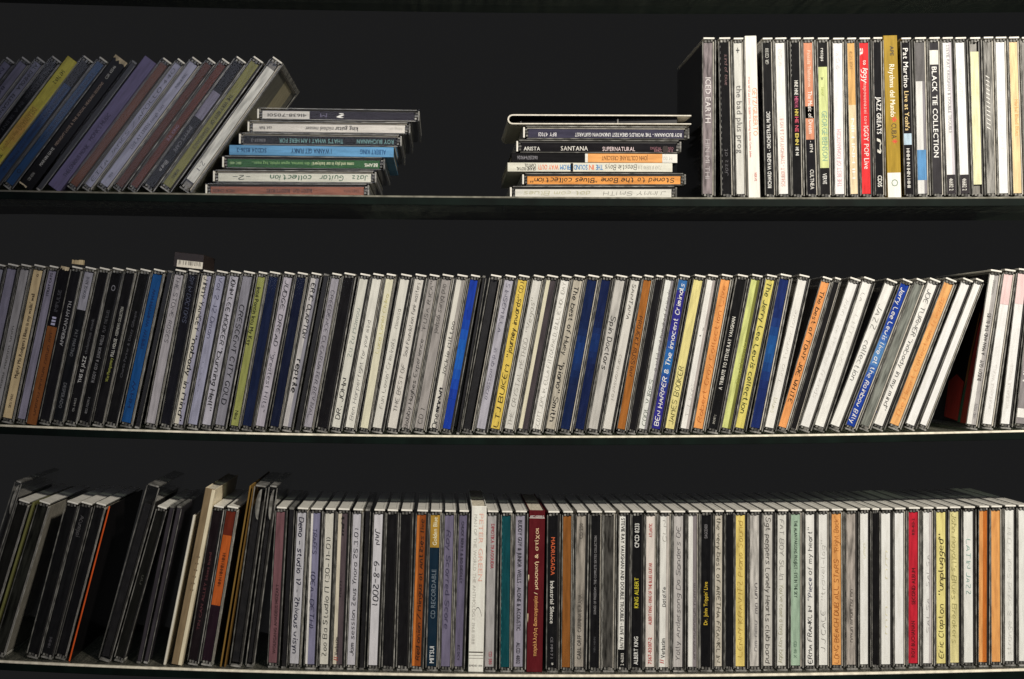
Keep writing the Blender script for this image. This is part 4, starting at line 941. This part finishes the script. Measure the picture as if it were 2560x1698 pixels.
# ---- upper shelf, leaning run on the left: place across the run (enlargement pixels), angle
LEAN = [  # grey and lilac papers here include painted shade
 (141, 37.6, C(0, 0, "lilac grey spine cut off by the picture edge", LI, [p("HIN", .86, .96, 'u', '#4a4760', 2.8)])),
 (254, 37.5, C(0, 0, "lilac grey spine with blurred dark capitals", LI, [p("BORN TO RUN", .4, .8, 'd', '#3f3d50', 2.8, .4, .01)])),
 (370, 37.4, C(0, 0, "grey blue spine with bold dark capitals", '#9c9bb0', [p("AL DIMEOLA", .78, .99, 'd', '#20202c', 3.6, .5, .02), p("ELEGANT GYPSY", .42, .74, 'd', '#2c2c38', 3.2, .5, .012)])),
 (478, 37.3, C(0, 0, "black spine with dim grey print", '#17171b', [p("MILES DAVIS  IN A SILENT WAY", .3, .95, 'd', '#3a3a40', 2.8)])),
 (596, 37.2, CARD(0, 0, "bright yellow card sleeve with black capitals", '#f0df5e', [p("TEQUILA", .115, .26, 'd', '#241d08', 4.6, .5), p("DESAFINADO", .45, .62, 'd', '#b08430', 4.6, .5), p("Wes Montgomery", .28, .44, 'd', '#b07a24', 3.6, .5), p("547 769-2", .82, .92, 'd', '#2a220c', 3.2, .5)], segs=grad(.22, .68, '#f0df5e', '#eebc66'))),
 (704, 37.2, C(0, 0, "dim blue spine with a black head", '#34507c', [p("Art Blakey jazz messengers live at birdland", .1, .78, 'u', '#182748', 2.4, .5, .01)], segs=[(.81, 1.0, '#15161b')])),
 (831, 37.1, C(0, 0, "blue spine with navy print", '#335582', [p("OSCAR PETERSON PLAYS DUKE", .35, .92, 'u', '#16264a', 2.6, .5, .01), p("O", .09, .12, 'u', '#101c3a', 4, .5, .02)])),
 (940, 37.0, CARD(0, 0, "black card sleeve with worn white corners", '#131214', [p("MARVIN GAYE", .16, .3, 'u', '#e0ded8', 2.4, .45, .01), p("MIDNIGHT LOVE & THE SEXUAL HEALING SESSIONS", .32, .82, 'u', '#b09888', 2.2, .45), p("C2K 65546", .85, .95, 'u', '#cfcdc6', 2.2, .45), p("C2K 65546", .04, .1, 'u', '#b0aea8', 2.2, .4)], worn=[(.965, 1.0, .0, 1.0), (0.0, .012, .0, .6)], wmax=11.5)),
 (1083, 37.0, SLIM(0, 0, "narrow black case left of the wide violet sleeve", None, wmax=5.6)),
 (1162, 37.0, CARD(0, 0, "wide dull violet card sleeve", '#716a90', [p("THELONIOUS MONK", .09, .34, 'u', '#37334c', 3.4, .6), p("MONK'S MUSIC", .37, .58, 'u', '#37334c', 3.4, .5)])),
 (1297, 36.9, C(0, 0, "plain dark brown spine right of the violet sleeve", '#6d4636')),
 (1413, 36.6, C(0, 0, "blue grey spine with wide handwritten capitals", '#a3a4be', [h("ETTA JAMES / APOLLO 440", .04, .96, 'u', '#1f1f2c', 3.8, .8)], wmax=8.0)),
 (1510, 36.5, C(0, 0, "blue grey spine with small print and cream edge", '#a6a7c0', [p("LIVE AT LEEDS rough cuts", .3, .66, 'u', '#34344a', 2.4), p("1959", .06, .1, 'u', '#34344a', 2.2), p("PUSH & PULL", .8, .92, 'u', '#34344a', 2.2)], book='p')),
 (1636, 36.3, C(0, 0, "dark brown spine beside the cream edged case", '#553226')),
 (1740, 36.1, C(0, 0, "dark brown spine with dim violet letters", '#5d3428', [p("B.B. KING", .38, .5, 'u', '#7d6a80', 3)], book='k')),
 (1842, 35.9, C(0, 0, "black spine with torn lilac patch", '#191a1f', [p("JIMMY'S CAFE", .28, .48, 'd', '#6d6d74', 2.8), h("Blue m", .12, .2, 'd', '#c9c9cc', 3, .7)], segs=[(.55, .76, '#7d7a90')])),
 (1968, 35.7, C(0, 0, "olive spine with dark printed capitals", '#7d7c4a', [p("THE VERY BEST OF", .5, .74, 'd', '#26261a', 3.0, .5, .01), p("RENAISSANCE", .3, .47, 'd', '#3f3f2c', 3.0), p("RHINO", .06, .13, 'd', '#3a3a28', 2.6)])),
 (2108, 35.6, C(0, 0, "clear case leaning against the stack of flat cases", '#d9d9d4', [h("2-1", .1, .17, 'd', '#3a3a40', 3.6, .8)], lz=(9, 116), tray='g', book='p', wear=.5)),
]
def lean_run():
    n0, d0 = Vector((.8, .6)), Vector((.6, -.8))
    pl = []
    for n, ang, e in LEAN:
        # mid point of the left edge: across-run place n, at about the middle of the height
        y = 780.0
        s_ = (n * n0.y - y) / .8
        x = n * n0.x + s_ * .6
        th = math.radians(ang)
        Q = to_world(x / 3.6475, 90 + y / 3.6475)
        pl.append((e, Q, th, seat(1, Q, th, .0104, H0)))
    for i, (e, Q, th, P) in enumerate(pl):
        wm = e.wmax or 10.6
        if i + 1 < len(pl):
            ax, az = frame(th); _, az2 = frame(pl[i + 1][2]); P2 = pl[i + 1][3]
            g = min((P2 - P).dot(ax), (P2 + az2 * .124 - P).dot(ax)) * 1000 - .12
            wm = min(wm, g)
        r = build_entry(e, wm)
        P = seat(1, Q, th, wm * MM, H0)
        r.location = (P.x, rng.uniform(-.0008, .0016), P.z)
        r.rotation_euler = (0, th, 0)
        tag(r, e.desc + ", " + ordinal(i + 1) + " of leaning run", CATS[e.kind], "cases leaning at the left of the upper shelf")
        e.w = wm
        if i == len(pl) - 1:        # its lid faces the empty middle of the shelf: frosted rim, dark picture, beige band
            b = MB()
            x0, x1 = W0 + .02, W0 + .3
            b.box(x0, x1, 0, 4, 0, H0, 0); b.box(x0, x1, D0 - 5, D0, 0, H0, 0); b.box(x0, x1, 4.05, D0 - 5.05, 0, 4, 0); b.box(x0, x1, 4.05, D0 - 5.05, H0 - 4, H0, 0)
            link("lid_rim", b.mesh("lid_rim", [M_END]), r)
            b = MB(); b.box(W0 - 1.3, W0 - 1.22, 6, D0 - 6, 5, H0 - 5)
            leaf = link("cover_leaf", b.mesh("cover_leaf", [paper('#98968a')]), r)
            b = MB(); b.box(W0 - 1.21, W0 - 1.19, 62, 118, 5.5, H0 - 6)
            link("printed_band", b.mesh("printed_band", [paper('#e2d8b6')]), leaf)
lean_run()

# ---- two flat stacks on the upper shelf: left px, right px, bottom px (left end), bottom px (right end), entry
def flat(xl, xr, yl, yr, th_px, e, where, group):
    w = th_px / S * 1000
    L = (xr - xl) / S * 1000
    r = build_entry(e, w)
    a = math.atan2(yr - yl, xr - xl)          # positive: right end lower
    # local z runs to the left, local x upwards: rotation about y by -90 degrees, plus the tilt
    r.rotation_euler = (0, -math.pi / 2 + a, 0)
    B0 = to_world(xr, yr)
    r.location = (B0.x, e.dy or 0.0, B0.z)
    r.scale = (r.scale[0], 1, L / (e.kw.get('hh', H0)))
    tag(r, e.desc + ", " + where, CATS[e.kind], group)
    return r
s4 = lambda x, y: (480 + x / 3.94, 250 + y / 3.94)
LS = [
 (130, 1745, 945, 950, 128, C(0, 0, "brown spine with black print", '#8f5c4a', [p("BUDDY GUY . BUDDY'S BLUES", .34, .635, 'u', '#2a1712', 3.2, .5, .015), p("CHD-9374", .03, .13, 'u', '#5a3528', 2.4), p("MCA CHESS", .845, .985, 'u', '#3a2018', 2.6, .5, .01)])),
 (205, 1815, 812, 822, 128, C(0, 0, "white spine with green handwriting", '#dcdcd0', [h("Jazz", .02, .125, 'u', '#1f5a3a', 4.6, .9), h("Guitar", .18, .335, 'u', '#1f5a3a', 4.6, .9), h("collection", .39, .66, 'u', '#1f5a3a', 4.6, .9), h("-2-", .79, .905, 'u', '#23352a', 4.2, .9)])),
 (295, 1900, 672, 690, 128, C(0, 0, "dark green spine with cream print", '#2c5a30', [p("BEAMS", .015, .1, 'u', '#e8efd8', 3.0, .42, .03), p("come and play in our backyard", .17, .44, 'u', '#d8e6b8', 3.0, .5, .015), p("/ dim tournas, ognun nyholz, bag maan...", .445, .84, 'u', '#86b070', 2.8, .5, .01), p("BRC 4015", .91, .985, 'u', '#a8c890', 2.2)])),
 (365, 1985, 542, 566, 100, CARD(0, 0, "sky blue card sleeve with dark blue print", '#6aa2cf', [p("ALBERT KING", .035, .195, 'u', '#1f4f80', 4.0, .5, .01), p("I WANNA GET FUNKY", .375, .625, 'u', '#16365c', 4.0, .5, .02), p("SCD24 8536-2", .78, .965, 'u', '#16365c', 3.6, .5, .015)])),
 (460, 2065, 440, 462, 122, C(0, 0, "black spine with teal capitals", '#1b1d20', [p("ROY BUCHANAN", .02, .26, 'u', '#6f9a9c', 4.0, .45), p("THAT'S WHAT I AM HERE FOR", .35, .77, 'u', '#6f9a9c', 4.0, .45), p("831637-2", .86, .955, 'u', '#77777c', 2.6, .45)])),
 (545, 2150, 318, 338, 120, C(0, 0, "white spine with upside down small print", '#dedad4', [p("king guitar", .31, .46, 'u', '#1c1b1a', 4.0, .42, .025), p("michael messer", .47, .655, 'u', '#6d6a66', 3.8, .42), p("cat fish", .875, .955, 'u', '#2c2a28', 2.8, .45), p("king of...", .02, .12, 'u', '#c2beb8', 2)])),
 (640, 2240, 190, 214, 118, C(0, 0, "dark violet spine with white sticker", '#26222b', [p("41638-70501", .71, .965, 'u', '#2c2a28', 3.0, .45), p("?", .465, .51, 'u', '#efeee8', 4.6, .5, .03), p("M", .575, .62, 'u', '#5d5870', 4.0, .5)], segs=[(.69, 1.0, '#d6d3cf')])),
]
NUM = ["bottom", "second from bottom", "third from bottom", "middle", "fifth from bottom", "sixth from bottom", "top"]
for i, (x0, x1, yl, yr, th, e) in enumerate(LS):
    (a, b_), (c, d_) = s4(x0, yl), s4(x1, yr)
    flat(a, c, b_, d_, th / 3.94 * .985, e, NUM[i] + " of stack beside leaning run", "cases lying flat in two stacks")
s5 = lambda x, y: (1240 + x / 4.728, 260 + y / 4.728)
RS = [
 (165, 2140, 1118, 1118, 152, C(0, 0, "white spine with thin grey handwriting", '#dedcd4', [h("JIMMY SMITH", .035, .435, 'u', '#85827c', 3.7, .5), h("dot com Blues", .52, .945, 'u', '#b5b18c', 3.9, .55)])),
 (310, 2245, 962, 962, 148, C(0, 0, "orange spine with thick black handwriting", '#f0a258', [h('Stoned to the Bone "Blues collection"', .04, .975, 'u', '#1f1509', 4.4, .95)])),
 (135, 2085, 800, 806, 108, CARD(0, 0, "cream card sleeve with blue and orange letters", '#e2e0d2', [p("THE", .42, .462, 'u', '#1f7ab8', 4.2, .5, .03), p("IN", .475, .505, 'u', '#e07a52', 4.2, .5, .03), p("SOUND", .515, .6, 'u', '#1f7ab8', 4.2, .5, .03), p("FROM", .62, .685, 'u', '#1f7ab8', 4.2, .5, .03), p("WAY OUT!", .695, .82, 'u', '#e07a52', 4.2, .5, .025), h("Beastie Boys", .21, .405, 'u', '#2a2825', 4.4, .7), p("7243 8 33590 2 8", .055, .2, 'u', '#b5b3a8', 3.2), p("CAPITOL", .835, .905, 'u', '#1f1d1b', 2.8, .72, .015), p("GRAND ROYAL", .835, .955, 'u', '#1f1d1b', 2.8, .3, .015), p(".", .018, .045, 'u', '#241814', 34, .55, .05)], segs=[(.602, .618, '#16141a')])),
 (180, 2145, 690, 700, 112, CARD(0, 0, "black card sleeve with orange half", '#161517', [p("JOHN COLTRANE CRESCENT", .17, .455, 'u', '#7a4a1a', 3.8, .5), p("0602517649026", .85, .975, 'u', '#85838a', 3.0, .5), p("M 00", .02, .075, 'u', '#c2c0ba', 3.0)], segs=[(0.0, .09, '#e6e4dc'), (.0905, .539, '#eeaa68'), (.5395, .556, '#e6e4dc')])),
 (240, 2190, 575, 583, 156, C(0, 0, "black spine with pale serif capitals", '#17151a', [p("ARISTA", .88, .985, 'd', '#e2e0da', 3.2, .35, .04), p("SANTANA", .57, .745, 'd', '#dcd8d2', 3.8, .4), p("SUPERNATURAL", .265, .475, 'd', '#d8c4c6', 3.6, .35, .01), p("DIGITAL STEREO", .015, .165, 'd', '#8a5a66', 2.2, .45), p("07822 19080 2", .02, .14, 'd', '#a0707a', 2.0, .15)], book='k')),
 (320, 2285, 412, 422, 158, C(0, 0, "slate violet spine with white capitals", '#3f3d50', [p("ROY BUCHANAN - THE WORLD'S GREATEST UNKNOWN GUITARIST", .015, .7, 'u', '#e6e4e8', 3.2, .38, .025), p("BFY 47021", .82, .935, 'u', '#dcdade', 3.2, .38, .02)])),
]
for i, (x0, x1, yl, yr, th, e) in enumerate(RS):
    (a, b_), (c, d_) = s5(x0, yl), s5(x1, yr)
    flat(a, c, b_, d_, th / 4.728 * .985, e, NUM[i] + " of stack beside upright run", "cases lying flat in two stacks")

# open slim sleeve on top of the right stack: two pale leaves joined by a rounded fold at the left
def open_sleeve():
    r = root_empty("open_sleeve")
    x0, x1 = 0.0, 142.0
    t = 7.6
    def leaf(z0, z1, bend):
        V = []
        outer, inner = [], []
        return z0, z1
    b = MB()
    pts = [(142, 7.6), (6, 7.9)]
    for i in range(7):
        a = math.pi / 2 + math.pi * i / 6
        pts.append((3.6 + math.cos(a) * 3.6, 3.9 + math.sin(a) * 3.9))
    pts += [(142, 0.2), (142, 1.0), (6, .95)]
    for i in range(7):
        a = -math.pi / 2 - math.pi * i / 6
        pts.append((4.2 + math.cos(a) * 3.1, 3.9 + math.sin(a) * 2.9))
    pts += [(142, 6.7)]
    k = (s5(2305, 0)[0] - s5(135, 0)[0]) / S * 1000 / 142
    pts = [(x * k, z * .98) for x, z in pts]
    V = [(x, y, z) for y in (0, 124) for x, z in pts]
    n = len(pts)
    F = [(i, (i + 1) % n, n + (i + 1) % n, n + i) for i in range(n)]
    # front and back faces as quads between outer and inner outline
    order_o = list(range(0, 11)); order_i = [n - 1 - j for j in range(0, 10)]
    b.v = V; b.f = F; b.m = [0] * len(F)
    m = b.mesh("sleeve_fold", [paper('#e6e0d2', .5, .2)])
    import bmesh
    bm = bmesh.new(); bm.from_mesh(m)
    for y in (0, 1):
        vs_ = list(bm.verts)[y * n:(y + 1) * n]
        try:
            bm.faces.new(vs_)
        except Exception: pass
    bmesh.ops.triangulate(bm, faces=[f for f in bm.faces if len(f.verts) > 4])
    bmesh.ops.recalc_face_normals(bm, faces=bm.faces)
    bm.to_mesh(m); bm.free()
    link("sleeve_fold", m, r)
    b = MB(); b.box(8, 132, 4, 120, 1.1, 6.4, 0, .3); link("disc_tray", b.mesh("disc_tray", [M_TRAY]), r)
    b = MB(); b.box(85, 86, 1.5, 4, 1.2, 6.3, 0); b.box(10, 11, 1.2, 4, 1.2, 6, 0); link("tray_tab", b.mesh("tray_tab", [M_END]), r)
    P = to_world(*s5(135, 242))
    r.location = (P.x, -.001, P.z)
    r.rotation_euler = (0, math.radians(.15), 0)
    tag(r, "open pale edged black sleeve lying on top of the stack beside the upright run", "CD sleeve", "cases lying flat in two stacks")
open_sleeve()

# ---- small box lying on top of the middle row
def box_on_top():
    r = root_empty("small_box")
    b = MB()
    b.box(0, 23, 0, 1, 0, 11.5, 0, .2); b.box(0, 23, 1.05, 60, 10.6, 11.5, 0, .1); b.box(0, .9, 1.05, 60, 0, 10.55, 0); b.box(22.1, 23, 1.05, 60, 0, 10.55, 0)
    link("box_body", b.mesh("box_body", [solid("dark_brown_box", "#241a16", .4)]), r)
    b = MB(); b.box(2.6, 22.6, -.12, .3, .3, 5.6, 0)
    lab = link("white_sticker", b.mesh("white_sticker", [paper('#eee8da')]), r)
    b = MB()
    for i, x in enumerate((4, 5, 7.5, 9.3, 11.4, 12.2, 13.0, 14.1, 15, 16.3, 17.5, 18.4, 19.6, 20.8)):
        b.box(x, x + .25 + .2 * (i % 3 == 0), -.2, -.1, 2.2, 5.4)
    link("barcode_print", b.mesh("barcode_print", [ink('#2a2522')]), lab)
    P = to_world(431, 666)
    r.location = (P.x, .004, P.z)
    r.rotation_euler = (0, math.radians(6), 0)
    tag(r, "small dark box with white barcode sticker lying on the middle row", "box", "loose things on the cases")
box_on_top()

# torn paper sticking out at the heads of two dark cases
def torn(px, py, wpx, hpx, ang, col, label):
    b = MB()
    w_, h_ = wpx / S * 1000, hpx / S * 1000
    rr = random.Random(int(px))
    pts = [(0, 0), (w_, 0)] + [(w_ * (1 - i / 6), h_ * rr.uniform(.45, 1)) for i in range(7)]
    b.prism(pts, 0, 6.0)
    o = link("torn_paper", b.mesh("torn_paper", [paper(col, .8, .3)]))
    P = to_world(px, py); o.location = (P.x, .002, P.z); o.rotation_euler = (0, math.radians(ang), 0)
    tag(o, label, "paper", "loose things on the cases")
torn(178, 659, 27, 12, 6, '#e8cfa6', "scrap of cream paper stuck on the head of a black case, middle shelf")
